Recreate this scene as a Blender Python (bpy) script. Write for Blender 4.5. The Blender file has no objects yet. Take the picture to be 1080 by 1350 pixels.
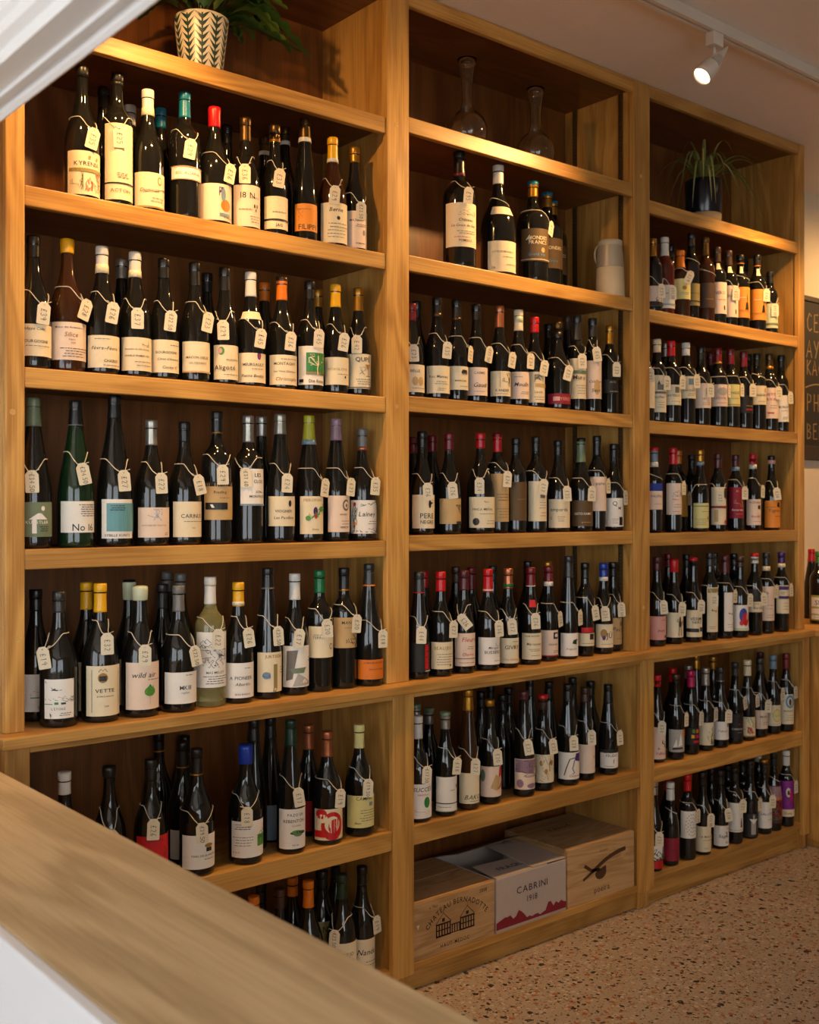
import bpy, bmesh, math, random
from mathutils import Vector, Matrix
random.seed(7)
R = math.radians
scene = bpy.context.scene
C = scene.collection

# ------------------------------------------------------------------ camera
F, CX, CY, D = 1441.0, 540.0, 670.0, 2.5        # focal length in px, horizon, distance to shelf front
PSI = math.atan(1441 / 1730)
EYE = 1.44
cam_d = bpy.data.cameras.new('camera')
cam = bpy.data.objects.new('camera', cam_d); C.objects.link(cam)
cam.location = (0, -D, EYE)
cam.rotation_euler = (R(90), 0, -PSI)
cam_d.sensor_fit = 'HORIZONTAL'; cam_d.sensor_width = 36
cam_d.lens = 36 * F / 1080
cam_d.shift_y = -5 / 1080
cam_d.clip_start = 0.05
cam_d.dof.use_dof = True
cam_d.dof.focus_distance = 3.0
cam_d.dof.aperture_fstop = 6.0
scene.camera = cam

# ------------------------------------------------------------------ world + exposure
scene.view_settings.view_transform = 'Standard'
scene.view_settings.look = 'None'
scene.view_settings.exposure = -0.48
scene.view_settings.gamma = 1.0
scene.view_settings.use_curve_mapping = False
w = bpy.data.worlds.new('sky'); scene.world = w; w.use_nodes = True
bg = w.node_tree.nodes['Background']
bg.inputs[0].default_value = (0.88, 0.945, 1.0, 1)
bg.inputs[1].default_value = 7.5
try:
    scene.cycles.max_bounces = 8
    scene.cycles.sample_clamp_indirect = 4.0
except Exception:
    pass
WARM = (1.0, 0.545, 0.19)
SPOT_W = 92.0

# ------------------------------------------------------------------ pixel helpers (a pixel gives a direction, the plane Y gives the distance)
def un(x, y, Y=0.0):
    a = math.atan((x - CX) / F); p = PSI + a
    z = (D + Y) / math.cos(p) * math.cos(a)
    return (D + Y) * math.tan(p), EYE - (y - CY) * z / F
def depth_at(x, Y):
    a = math.atan((x - CX) / F); p = PSI + a
    return (D + Y) / math.cos(p) * math.cos(a)
SP, CP = math.sin(PSI), math.cos(PSI)
def pr(X, Y, Z):
    lat = X * CP - (Y + D) * SP; z = X * SP + (Y + D) * CP
    return CX + F * lat / z, CY - F * (Z - EYE) / z

# ------------------------------------------------------------------ materials
MATS = {}
def nodes_of(name):
    m = bpy.data.materials.new(name); m.use_nodes = True
    nt = m.node_tree
    return m, nt, nt.nodes['Principled BSDF']
def srgb(h):
    v = [int(h[i:i + 2], 16) / 255 for i in (0, 2, 4)]
    return tuple((c / 12.92 if c <= .04045 else ((c + .055) / 1.055) ** 2.4) for c in v) + (1,)
def plain(name, col, rough=.5, metal=0, noise=.0, nscale=60, bump=0, spec=.5, coat=0):
    if name in MATS: return MATS[name]
    m, nt, b = nodes_of(name)
    if isinstance(col, str): col = srgb(col)
    b.inputs['Base Color'].default_value = col
    b.inputs['Roughness'].default_value = rough
    b.inputs['Metallic'].default_value = metal
    b.inputs['Specular IOR Level'].default_value = spec
    b.inputs['Coat Weight'].default_value = coat
    if noise or bump:
        tc = nt.nodes.new('ShaderNodeTexCoord'); n = nt.nodes.new('ShaderNodeTexNoise')
        n.inputs['Scale'].default_value = nscale; n.inputs['Detail'].default_value = 4
        nt.links.new(tc.outputs['Object'], n.inputs['Vector'])
        if noise:
            mx = nt.nodes.new('ShaderNodeMix'); mx.data_type = 'RGBA'
            mx.inputs[6].default_value = tuple(max(0, c * (1 - noise)) for c in col[:3]) + (1,)
            mx.inputs[7].default_value = tuple(min(1, c * (1 + noise)) for c in col[:3]) + (1,)
            nt.links.new(n.outputs['Fac'], mx.inputs[0]); nt.links.new(mx.outputs[2], b.inputs['Base Color'])
        if bump:
            bp = nt.nodes.new('ShaderNodeBump'); bp.inputs['Strength'].default_value = bump; bp.inputs['Distance'].default_value = .002
            nt.links.new(n.outputs['Fac'], bp.inputs['Height']); nt.links.new(bp.outputs[0], b.inputs['Normal'])
    MATS[name] = m
    return m
def wood(name, light, dark, axis, rough=.42, fine=110, coarse=5.0, contrast=1.0):
    if name in MATS: return MATS[name]
    m, nt, b = nodes_of(name); N = nt.nodes.new; L = nt.links.new
    tc = N('ShaderNodeTexCoord'); oi = N('ShaderNodeObjectInfo')
    add = N('ShaderNodeVectorMath'); add.operation = 'ADD'
    sc = N('ShaderNodeVectorMath'); sc.operation = 'SCALE'; sc.inputs[3].default_value = 7.3
    L(oi.outputs['Random'], sc.inputs[0]); L(tc.outputs['Object'], add.inputs[0]); L(sc.outputs[0], add.inputs[1])
    def mapped(k, kl):
        mp = N('ShaderNodeMapping'); s = [k, k, k]; s['XYZ'.index(axis)] = kl
        mp.inputs['Scale'].default_value = s; L(add.outputs[0], mp.inputs['Vector']); return mp
    n1 = N('ShaderNodeTexNoise'); n1.inputs['Scale'].default_value = 1; n1.inputs['Detail'].default_value = 5; n1.inputs['Roughness'].default_value = .65
    L(mapped(fine * 2.2, 4.5).outputs[0], n1.inputs['Vector'])
    n2 = N('ShaderNodeTexNoise'); n2.inputs['Scale'].default_value = 1; n2.inputs['Detail'].default_value = 3; n2.inputs['Distortion'].default_value = .8
    L(mapped(coarse, coarse * .16).outputs[0], n2.inputs['Vector'])
    wv = N('ShaderNodeMath'); wv.operation = 'MULTIPLY'; wv.inputs[1].default_value = 42
    L(n2.outputs['Fac'], wv.inputs[0])
    sn = N('ShaderNodeMath'); sn.operation = 'SINE'; L(wv.outputs[0], sn.inputs[0])
    m1 = N('ShaderNodeMath'); m1.operation = 'MULTIPLY_ADD'; m1.inputs[1].default_value = .16; m1.inputs[2].default_value = 0
    L(sn.outputs[0], m1.inputs[0])
    sm = N('ShaderNodeMath'); sm.operation = 'ADD'; L(m1.outputs[0], sm.inputs[0]); L(n1.outputs['Fac'], sm.inputs[1])
    rp = N('ShaderNodeValToRGB'); rp.color_ramp.elements[0].position = .5 - .22 / contrast; rp.color_ramp.elements[1].position = .5 + .22 / contrast
    rp.color_ramp.elements[0].color = dark; rp.color_ramp.elements[1].color = light
    L(sm.outputs[0], rp.inputs[0])
    hv = N('ShaderNodeHueSaturation'); mr = N('ShaderNodeMapRange'); mr.inputs[3].default_value = .86; mr.inputs[4].default_value = 1.12
    L(oi.outputs['Random'], mr.inputs[0]); L(mr.outputs[0], hv.inputs['Value']); L(rp.outputs[0], hv.inputs['Color'])
    L(hv.outputs[0], b.inputs['Base Color'])
    b.inputs['Roughness'].default_value = rough
    bp = N('ShaderNodeBump'); bp.inputs['Strength'].default_value = .12; bp.inputs['Distance'].default_value = .002
    L(n1.outputs['Fac'], bp.inputs['Height']); L(bp.outputs[0], b.inputs['Normal'])
    MATS[name] = m
    return m
def oak(axis): return wood('oak_' + axis, (.60, .325, .082, 1), (.37, .174, .035, 1), axis)
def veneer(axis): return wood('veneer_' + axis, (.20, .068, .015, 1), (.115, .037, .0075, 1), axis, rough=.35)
def pale_oak(axis): return wood('pale_oak_' + axis, (.58, .44, .26, 1), (.40, .285, .155, 1), axis, rough=.38, coarse=4.5, fine=80)
def pine(axis): return wood('pine_' + axis, (.50, .31, .14, 1), (.34, .19, .075, 1), axis, rough=.6, coarse=9)

def glass_dark(name, col, rough=.07):
    if name in MATS: return MATS[name]
    m, nt, b = nodes_of(name)
    b.inputs['Base Color'].default_value = col; b.inputs['Roughness'].default_value = rough
    b.inputs['Specular IOR Level'].default_value = .55
    MATS[name] = m; return m
def glass_clear(name, col, ior=1.45):
    if name in MATS: return MATS[name]
    m, nt, b = nodes_of(name)
    b.inputs['Base Color'].default_value = col; b.inputs['Roughness'].default_value = .02
    b.inputs['Transmission Weight'].default_value = 1; b.inputs['IOR'].default_value = ior
    MATS[name] = m; return m

PAL = dict(black='15130f', charcoal='2a2926', white='e6e0d4', cream='e2d2ae', pinkcream='e4cbb4', silver='a8a49a', gold='b07d2a', yellow='e3a90f', orange='d87312',
           red='c0141a', darkred='6f1018', maroon='4f1a20', teal='0d6f88', bluegrey='6f8796', blue='1b3796', green='0c6a38', sage='6d7c5f', lime='a9a528', purple='3f1a63', magenta='b0124f',
           bronze='5a4322', brown='3d2416', grey='6b6862', copper='b9714d', paleyellow='d6cc86', khaki='8d7d45', tan='c2a06a', crimson='8a0f2a', pink='d29a90', tealpanel='5f969c', palegreen='bfc6a4',
           ink='1d1a17', greyink='6d665a', goldink='9a7428', redink='b01c24', greenink='2f7d3a', leaf='4d8a2e', purpleart='7d1f86', orangelab='dd8a2c', whitecap='d6d2c8', deepgreen='12301f', mauve='8d6f7c', skyblue='3f8fbf', amberink='c47a26')
NAMES = dict(whitecap='white', bluegrey='blue-grey', darkred='dark red', paleyellow='pale yellow', pinkcream='pale pink', orangelab='orange', tealpanel='teal', purpleart='purple', palegreen='pale green', deepgreen='dark green')
def cname(k): return NAMES.get(k, k)
def paper(k):
    return plain('paper_' + k, PAL[k], .62, noise=.04, nscale=90)
def ink(k): return plain('ink_' + k, PAL[k], .5)
def foil(k):
    metal = .75 if k in ('gold', 'silver', 'copper', 'bronze') else 0
    return plain('foil_' + k, PAL[k], .33, metal, noise=.05, nscale=120)
def straw():
    m = glass_clear('bottle_glass_straw', (.86, .80, .36, 1)); m.node_tree.nodes['Principled BSDF'].inputs['Transmission Weight'].default_value = .86; return m
GLASS = dict(dark=lambda: glass_dark('bottle_glass_black', (.007, .007, .006, 1)), green=lambda: glass_dark('bottle_glass_green', (.006, .022, .008, 1)),
             brown=lambda: glass_dark('bottle_glass_brown', (.035, .012, .004, 1)), red=lambda: glass_dark('bottle_glass_red', (.10, .015, .008, 1)),
             clear=lambda: straw())

# ------------------------------------------------------------------ mesh helpers
def link(name, me, mats, parent=None):
    if not isinstance(mats, (list, tuple)): mats = [mats]
    for m in mats: me.materials.append(m)
    o = bpy.data.objects.new(name, me); C.objects.link(o)
    if parent: o.parent = parent
    return o
def mesh(name, v, f, mats, parent=None, smooth=False, idx=None):
    me = bpy.data.meshes.new(name); me.from_pydata([tuple(a) for a in v], [], f)
    if smooth: me.polygons.foreach_set('use_smooth', [True] * len(me.polygons))
    if idx: me.polygons.foreach_set('material_index', idx)
    me.update()
    return link(name, me, mats, parent)
def boxbm(bm, x0, x1, y0, y1, z0, z1, bev=0, seg=2):
    vs = [bm.verts.new(p) for p in ((x0, y0, z0), (x1, y0, z0), (x1, y1, z0), (x0, y1, z0), (x0, y0, z1), (x1, y0, z1), (x1, y1, z1), (x0, y1, z1))]
    fs = [bm.faces.new([vs[i] for i in q]) for q in ((3, 2, 1, 0), (4, 5, 6, 7), (0, 1, 5, 4), (1, 2, 6, 5), (2, 3, 7, 6), (3, 0, 4, 7))]
    if bev:
        es = list({e for f in fs for e in f.edges})
        bmesh.ops.bevel(bm, geom=es, offset=bev, segments=seg, affect='EDGES', profile=.5)
def box(name, x0, x1, y0, y1, z0, z1, mat, parent=None, bev=0.0, seg=2):
    bm = bmesh.new(); boxbm(bm, x0, x1, y0, y1, z0, z1, bev, seg)
    return from_bm(name, bm, mat, parent)
def from_bm(name, bm, mat, parent=None, smooth=False):
    bmesh.ops.recalc_face_normals(bm, faces=bm.faces[:])
    me = bpy.data.meshes.new(name); bm.to_mesh(me); bm.free()
    if smooth: me.polygons.foreach_set('use_smooth', [True] * len(me.polygons))
    return link(name, me, mat, parent)
def lathe(name, prof, mat, parent=None, seg=28, smooth=True, center=(0, 0)):
    v, f = [], []
    n = len(prof)
    for (r, z) in prof:
        for k in range(seg):
            a = 2 * math.pi * k / seg
            v.append((center[0] + r * math.cos(a), center[1] + r * math.sin(a), z))
    for i in range(n - 1):
        for k in range(seg):
            k2 = (k + 1) % seg
            f.append((i * seg + k, i * seg + k2, (i + 1) * seg + k2, (i + 1) * seg + k))
    if prof[0][0] > 1e-5: f.append(tuple(reversed(range(seg))))
    if prof[-1][0] > 1e-5: f.append(tuple((n - 1) * seg + k for k in range(seg)))
    return mesh(name, v, f, mat, parent, smooth)
def tube_geo(pts, rad, sides=5, closed=False):
    v, f = [], []
    n = len(pts); pts = [Vector(p) for p in pts]
    up = Vector((.13, .21, .97))
    for i, p in enumerate(pts):
        a = pts[max(0, i - 1)]; b = pts[min(n - 1, i + 1)]
        t = (b - a)
        t = t.normalized() if t.length > 1e-9 else Vector((0, 0, 1))
        s = t.cross(up)
        s = s.normalized() if s.length > 1e-4 else Vector((1, 0, 0))
        q = s.cross(t)
        rr = rad[i] if isinstance(rad, (list, tuple)) else rad
        for k in range(sides):
            an = 2 * math.pi * k / sides
            v.append(p + (s * math.cos(an) + q * math.sin(an)) * rr)
    for i in range(n - 1):
        for k in range(sides):
            k2 = (k + 1) % sides
            f.append((i * sides + k, i * sides + k2, (i + 1) * sides + k2, (i + 1) * sides + k))
    f.append(tuple(reversed(range(sides)))); f.append(tuple((n - 1) * sides + k for k in range(sides)))
    return v, f
def tube(name, pts, rad, mat, parent=None, sides=6):
    v, f = tube_geo(pts, rad, sides)
    return mesh(name, v, f, mat, parent, True)
def empty(name, loc=(0, 0, 0), rz=0):
    o = bpy.data.objects.new(name, None); C.objects.link(o); o.location = loc; o.rotation_euler = (0, 0, rz)
    o.empty_display_size = .05
    return o
def tag(o, label=None, cat=None, group=None, kind=None):
    if label: o['label'] = label
    if cat: o['category'] = cat
    if group: o['group'] = group
    if kind: o['kind'] = kind
    return o

# glyphs of the built-in typeface, each made once
GLY = {}
def glyph(c):
    if c in GLY: return GLY[c]
    cu = bpy.data.curves.new('glyph', 'FONT'); cu.body = c; cu.size = 1; cu.resolution_u = 2; cu.offset = .007
    o = bpy.data.objects.new('glyph', cu); C.objects.link(o)
    me = o.to_mesh()
    v = [(p.co.x, p.co.y) for p in me.vertices]; f = [tuple(p.vertices) for p in me.polygons]
    o.to_mesh_clear(); bpy.data.objects.remove(o); bpy.data.curves.remove(cu)
    if v:
        x0 = min(p[0] for p in v); x1 = max(p[0] for p in v)
        v = [(p[0] - x0, p[1]) for p in v]; GLY[c] = (v, f, x1 - x0)
    else: GLY[c] = ([], [], .22)
    return GLY[c]
def text_geo(s, size, slant=0, wide=1.0, space=.10):
    """flat text centred on x, base line at y = 0; capital height = size"""
    v, f, x = [], [], 0; k = size / .73
    for c in s:
        gv, gf, w_ = glyph(c); b0 = len(v)
        v += [((x + px * wide + py * slant) * k, py * k) for px, py in gv]; f += [tuple(b0 + i for i in q) for q in gf]
        x += w_ * wide + space
    W = (x - space) * k
    return [(a - W / 2, b) for a, b in v], f, W
# hand-drawn strokes for price tags and chalk (unit box 0..1 wide .6)
STROKES = {'0': [[(.3, 1), (.08, .75), (.08, .25), (.3, 0), (.52, .25), (.52, .75), (.3, 1)]], '1': [[(.2, .8), (.35, 1), (.33, 0)]],
 '2': [[(.08, .8), (.25, 1), (.5, .85), (.45, .55), (.08, .02), (.55, .05)]], '3': [[(.1, .9), (.35, 1), (.48, .78), (.25, .55), (.52, .3), (.35, 0), (.06, .1)]],
 '4': [[(.42, 0), (.42, 1), (.05, .35), (.58, .38)]], '5': [[(.5, 1), (.14, .97), (.12, .58), (.42, .6), (.5, .25), (.3, 0), (.06, .1)]],
 '6': [[(.45, 1), (.15, .6), (.08, .2), (.3, 0), (.5, .22), (.32, .45), (.1, .25)]], '7': [[(.06, .95), (.54, 1), (.24, 0)]],
 '8': [[(.3, .52), (.1, .75), (.3, 1), (.5, .77), (.3, .52), (.08, .25), (.3, 0), (.52, .25), (.3, .52)]], '9': [[(.5, .75), (.28, .52), (.1, .75), (.3, 1), (.5, .78), (.42, 0)]],
 '£': [[(.52, .85), (.35, 1), (.2, .8), (.25, .4), (.08, .02), (.55, .06)], [(.08, .48), (.42, .5)]], '.': [[(.25, .0), (.3, .06)]],
 'A': [[(.0, 0), (.28, 1), (.55, 0)], [(.1, .35), (.46, .35)]], 'B': [[(.08, 0), (.08, 1), (.42, .85), (.4, .6), (.1, .53), (.5, .4), (.45, .08), (.08, 0)]],
 'C': [[(.52, .85), (.3, 1), (.08, .6), (.12, .2), (.32, 0), (.55, .15)]], 'E': [[(.5, 1), (.1, .97), (.08, 0), (.52, .03)], [(.08, .52), (.42, .54)]],
 'G': [[(.5, .88), (.28, 1), (.07, .5), (.25, 0), (.5, .15), (.5, .42), (.3, .42)]], 'H': [[(.08, 0), (.08, 1)], [(.5, 0), (.5, 1)], [(.08, .5), (.5, .52)]],
 'K': [[(.08, 0), (.08, 1)], [(.5, 1), (.1, .5), (.52, 0)]], 'L': [[(.1, 1), (.08, 0), (.48, .03)]], 'O': [[(.3, 1), (.05, .5), (.3, 0), (.55, .5), (.3, 1)]],
 'P': [[(.08, 0), (.08, 1), (.45, .88), (.42, .55), (.08, .48)]], 'Y': [[(.05, 1), (.28, .5)], [(.55, 1), (.2, 0)]], 'V': [[(.02, 1), (.27, 0), (.52, 1)]]}
def ribbon(pts, hw):
    v, f = [], []
    n = len(pts)
    for i, p in enumerate(pts):
        a = Vector(pts[max(0, i - 1)]); b = Vector(pts[min(n - 1, i + 1)]); t = (b - a)
        t = t.normalized() if t.length > 1e-9 else Vector((1, 0))
        nrm = Vector((-t.y, t.x)) * hw
        v += [(p[0] + nrm.x, p[1] + nrm.y), (p[0] - nrm.x, p[1] - nrm.y)]
    for i in range(n - 1): f.append((2 * i, 2 * i + 1, 2 * i + 3, 2 * i + 2))
    return v, f
def hand_geo(s, size, hw, rnd=None):
    v, f, x = [], [], 0
    for c in s:
        for st in STROKES.get(c, []):
            pts = [((x + px + (rnd.uniform(-.04, .04) if rnd else 0)) * size, (py + (rnd.uniform(-.04, .04) if rnd else 0)) * size) for px, py in st]
            rv, rf = ribbon(pts, hw); b0 = len(v); v += rv; f += [tuple(b0 + i for i in q) for q in rf]
        x += .35 if c in '. ' else .74
    W = (x - .14) * size
    return [(a - W / 2, b - size / 2) for a, b in v], f, W

# ================================================================== THE ROOM
Z0 = EYE                       # measured heights below are relative to the eye
CEIL = Z0 + 1.545
XL, XR, YF, YW = -2.6, 6.6, -5.2, .36
def struct(o): return tag(o, kind='structure')
m_plaster = plain('plaster', (.80, .70, .54, 1), .85, noise=.05, nscale=9, bump=.25)
m_ceil = plain('ceiling_paint', (.84, .75, .66, 1), .9, noise=.03, nscale=25, bump=.3)
m_white = plain('white_gloss_paint', (.90, .90, .92, 1), .35)
def terrazzo():
    m, nt, b = nodes_of('terrazzo'); N = nt.nodes.new; L = nt.links.new
    tc = N('ShaderNodeTexCoord'); col = None
    base = N('ShaderNodeTexNoise'); base.inputs['Scale'].default_value = 6; base.inputs['Detail'].default_value = 6
    L(tc.outputs['Object'], base.inputs['Vector'])
    br = N('ShaderNodeValToRGB'); br.color_ramp.elements[0].color = (.33, .270, .215, 1); br.color_ramp.elements[1].color = (.42, .350, .285, 1)
    L(base.outputs['Fac'], br.inputs[0]); col = br.outputs[0]
    wob = N('ShaderNodeTexNoise'); wob.inputs['Scale'].default_value = 60; L(tc.outputs['Object'], wob.inputs['Vector'])
    for i, (scale, thr, keep, c) in enumerate(((34, .27, .16, (.36, .13, .06, 1)), (48, .27, .20, (.035, .03, .028, 1)), (110, .30, .16, (.05, .04, .035, 1)), (75, .30, .20, (.36, .17, .10, 1)), (60, .34, .22, (.48, .41, .34, 1)), (26, .22, .10, (.02, .02, .02, 1)), (150, .32, .2, (.25, .16, .11, 1)))):
        ad = N('ShaderNodeVectorMath'); ad.operation = 'MULTIPLY_ADD'; ad.inputs[1].default_value = (.02, .02, .02); L(wob.outputs['Color'], ad.inputs[0]); L(tc.outputs['Object'], ad.inputs[2])
        mp = N('ShaderNodeMapping'); mp.inputs['Location'].default_value = (i * 3.7, i * 1.9, 0); mp.inputs['Scale'].default_value = (1, 1, 0); L(ad.outputs[0], mp.inputs[0])
        vo = N('ShaderNodeTexVoronoi'); vo.voronoi_dimensions = '2D'; vo.inputs['Scale'].default_value = scale; L(mp.outputs[0], vo.inputs['Vector'])
        lt = N('ShaderNodeMath'); lt.operation = 'LESS_THAN'; lt.inputs[1].default_value = thr; L(vo.outputs['Distance'], lt.inputs[0])
        sep = N('ShaderNodeSeparateColor'); L(vo.outputs['Color'], sep.inputs[0])
        l2 = N('ShaderNodeMath'); l2.operation = 'LESS_THAN'; l2.inputs[1].default_value = keep; L(sep.outputs[0], l2.inputs[0])
        mu = N('ShaderNodeMath'); mu.operation = 'MULTIPLY'; L(lt.outputs[0], mu.inputs[0]); L(l2.outputs[0], mu.inputs[1])
        mx = N('ShaderNodeMix'); mx.data_type = 'RGBA'; mx.inputs[7].default_value = c; L(mu.outputs[0], mx.inputs[0]); L(col, mx.inputs[6]); col = mx.outputs[2]
    L(col, b.inputs['Base Color']); b.inputs['Roughness'].default_value = .45
    return m
struct(box('floor', XL, XR, YF, YW + .2, -.15, 0, terrazzo()))
struct(box('ceiling', XL, XR, YF, YW + .2, CEIL, CEIL + .15, m_ceil))
struct(box('wall_back', XL, XR, YW, YW + .2, -.15, CEIL + .15, m_plaster))
struct(box('wall_right', XR, XR + .2, YF, YW + .2, -.15, CEIL + .15, m_plaster))
# street side: big shop windows on the walls behind and left of the camera
def wall_with_window(name, axis, pos, a0, a1, w0, w1, z0, z1, wname):
    def bx(n, p0, p1, u0, u1, v0, v1, mat, par=None):
        if axis == 'X': return box(n, p0, p1, u0, u1, v0, v1, mat, par)
        return box(n, u0, u1, p0, p1, v0, v1, mat, par)
    bm = bmesh.new()
    for (u0, u1, v0, v1) in ((a0, w0, -.15, CEIL + .15), (w1, a1, -.15, CEIL + .15), (w0, w1, -.15, z0), (w0, w1, z1, CEIL + .15)):
        if axis == 'X': boxbm(bm, pos - .2, pos, u0, u1, v0, v1)
        else: boxbm(bm, u0, u1, pos - .2, pos, v0, v1)
    struct(from_bm(name, bm, m_plaster))
    g = empty(wname, (0, 0, 0)); struct(g)
    for (u0, u1, v0, v1) in ((w0, w0 + .07, z0, z1), (w1 - .07, w1, z0, z1), (w0 + .07, w1 - .07, z0, z0 + .07), (w0 + .07, w1 - .07, z1 - .07, z1), ((w0 + w1) / 2 - .03, (w0 + w1) / 2 + .03, z0 + .07, z1 - .07)):
        bx('window_frame', pos - .13, pos - .06, u0, u1, v0, v1, m_white, g)
    gm = bpy.data.materials.get('window_glass')
    if not gm:
        gm, nt, b = nodes_of('window_glass')
        t = nt.nodes.new('ShaderNodeBsdfTransparent'); gl = nt.nodes.new('ShaderNodeBsdfGlossy'); gl.inputs['Roughness'].default_value = .02
        mx = nt.nodes.new('ShaderNodeMixShader'); mx.inputs[0].default_value = .06
        nt.links.new(t.outputs[0], mx.inputs[1]); nt.links.new(gl.outputs[0], mx.inputs[2]); nt.links.new(mx.outputs[0], nt.nodes['Material Output'].inputs[0])
    mid = (w0 + w1) / 2
    bx('pane', pos - .10, pos - .092, w0 + .07, mid - .03, z0 + .07, z1 - .07, gm, g)
    bx('pane', pos - .10, pos - .092, mid + .03, w1 - .07, z0 + .07, z1 - .07, gm, g)
    pn = name.replace('wall', 'window') + '_offscreen'
    ld = bpy.data.lights.new(pn, 'AREA'); ld.shape = 'RECTANGLE'; ld.size = w1 - w0; ld.size_y = z1 - z0
    ld.cycles.is_portal = True
    lo = bpy.data.objects.new(pn, ld); C.objects.link(lo)
    if axis == 'X': lo.location = (pos - .02, mid, (z0 + z1) / 2); lo.rotation_euler = (R(90), 0, R(-90))
    else: lo.location = (mid, pos - .02, (z0 + z1) / 2); lo.rotation_euler = (R(90), 0, R(180))
wall_with_window('wall_left', 'X', XL, YF, YW + .2, -4.3, -1.2, .55, 2.5, 'window_1')
wall_with_window('wall_front', 'Y', YF, XL - .2, XR + .2, -1.9, 1.2, .45, 2.5, 'window_2')

# white moulded bulkhead above the counter, running to the shelf wall
bk = empty('trim_1', (0, 0, 0)); struct(bk)
BX, BZ = .559, Z0 + .568
def prism_y(name, poly, y0, y1, mat, parent):
    n = len(poly); v = [(x, y0, z) for x, z in poly] + [(x, y1, z) for x, z in poly]
    f = [tuple(range(n)), tuple(reversed(range(n, 2 * n)))] + [(i, i + n, (i + 1) % n + n, (i + 1) % n) for i in range(n)]
    bm = bmesh.new(); vs = [bm.verts.new(p) for p in v]
    for q in f: bm.faces.new([vs[i] for i in q])
    return from_bm(name, bm, mat, parent)
prism_y('bulkhead', [(BX - .002, CEIL - .001), (BX - .002, BZ + .012), (BX - .056, BZ + .012), (BX - .056, BZ + .030), (BX - .068, BZ + .036), (BX - .068, CEIL - .001)], -4.6, YW - .002, m_white, bk)
prism_y('bead', [(BX + .012, BZ + .014), (BX + .012, BZ + .004), (BX + .006, BZ), (BX, BZ + .004), (BX - .003, BZ + .0125), (BX - .003, BZ + .05), (BX + .012, BZ + .05)], -4.6, YW - .002, m_white, bk)
prism_y('fillet', [(BX - .012, BZ + .0125), (BX - .012, BZ + .007), (BX - .020, BZ + .007), (BX - .022, BZ + .0125)], -4.6, YW - .002, m_white, bk)
prism_y('cap_mould', [(BX - .068, BZ + .052), (BX - .074, BZ + .058), (BX - .074, BZ + .066), (BX - .068, BZ + .070)], -4.6, YW - .002, m_white, bk)

# ================================================================== WALL SHELVING
BAYS = [(.93, 1.997), (2.081, 3.132), (3.223, 4.228)]
ST = [(.885, .93), (1.997, 2.081), (3.132, 3.223), (4.228, 4.273)]
LEDGE = Z0 - .515
BACK = .335
TOPR = Z0 + 1.497
up = tag(empty('bookcase', (2.58, .15, LEDGE)), 'tall warm oak open bookcase in three bays standing on the oak ledge', 'bookcase')
def child_of(o, p):
    o.parent = p; o.matrix_parent_inverse = Matrix.Translation(-Vector(p.location)); return o
def ub(name, *a, mat=None, bev=.0, par=None): return child_of(box(name, *a, mat, None, bev), par or up)
for i, (a, b) in enumerate(ST):
    ub('stile', a, b, 0, .022, LEDGE, CEIL - .002, mat=oak('Z'), bev=.0025)
    e = .007
    ub('side_panel', a + (e if i else 0), b - (e if i < 3 else 0), .022, BACK + .012, LEDGE, CEIL - .002, mat=oak('Z'))
for i, (a, b) in enumerate(BAYS):
    ub('top_rail', a, b, .002, .022, TOPR, CEIL - .002, mat=oak('X'), bev=.003)
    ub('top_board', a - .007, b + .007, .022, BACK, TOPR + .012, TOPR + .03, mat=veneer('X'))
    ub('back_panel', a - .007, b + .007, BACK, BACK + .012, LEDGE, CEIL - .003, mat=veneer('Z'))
SHELF = [[1.145, .746, .326, -.095], [1.167, .755, .335, -.0815], [1.125, .727, .320, -.092]]
for i, (a, b) in enumerate(BAYS):
    for z in SHELF[i]:
        z += Z0
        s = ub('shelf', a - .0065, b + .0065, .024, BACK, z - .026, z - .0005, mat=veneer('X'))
        lp = box('shelf_lip', a + .001, b - .001, .004, .0245, z - .047, z, oak('X'), None, .0025, 2)
        lp.parent = s
m_dowel = wood('dowel_oak', (.66, .40, .12, 1), (.48, .26, .06, 1), 'Y')
for i, zz in ((0, -.30), (0, .22), (1, -.36), (1, 1.13), (1, .30), (2, -.36), (2, 1.20)):
    a, b_ = ST[i]; xm = (a + b_) / 2 + (.008 if zz < 0 else -.006)
    pts = [(xm + .007 * math.cos(k * math.pi / 7), Z0 + zz + .007 * math.sin(k * math.pi / 7)) for k in range(14)]
    v = [(x, .001, z) for x, z in pts] + [(x, -.0007, z) for x, z in pts]
    child_of(mesh('dowel', v, [tuple(range(14, 28))] + [(k, (k + 1) % 14, (k + 1) % 14 + 14, k + 14) for k in range(14)], m_dowel), up)
# slotted bracket strips in the carafe bay
m_strip = plain('brass_strip', (.10, .055, .022, 1), .4, .4)
def strip(x0, x1, y0, y1):
    bm = bmesh.new(); z = LEDGE + .03; ym = (y0 + y1) / 2
    boxbm(bm, x0, x1, y0, ym - .003, LEDGE + .002, TOPR + .01); boxbm(bm, x0, x1, ym + .003, y1, LEDGE + .002, TOPR + .01)
    boxbm(bm, x0, x1, ym - .003, ym + .003, LEDGE + .002, z)
    while z < TOPR - .02:            # the rungs between the open slots
        boxbm(bm, x0, x1, ym - .003, ym + .003, z + .0050, z + .0125); z += .0125
    child_of(from_bm('bracket_strip', bm, m_strip), up)
for yy in (.055, .275): strip(BAYS[1][1] + .001, BAYS[1][1] + .008, yy, yy + .018)

# ledge between upper and lower shelving
led = tag(box('ledge', .86, 4.262, -.055, BACK + .012, LEDGE - .026, LEDGE, oak('X'), None, .0025, 2), 'long oak ledge board between the tall bookcase and the base shelves', 'ledge')

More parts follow.
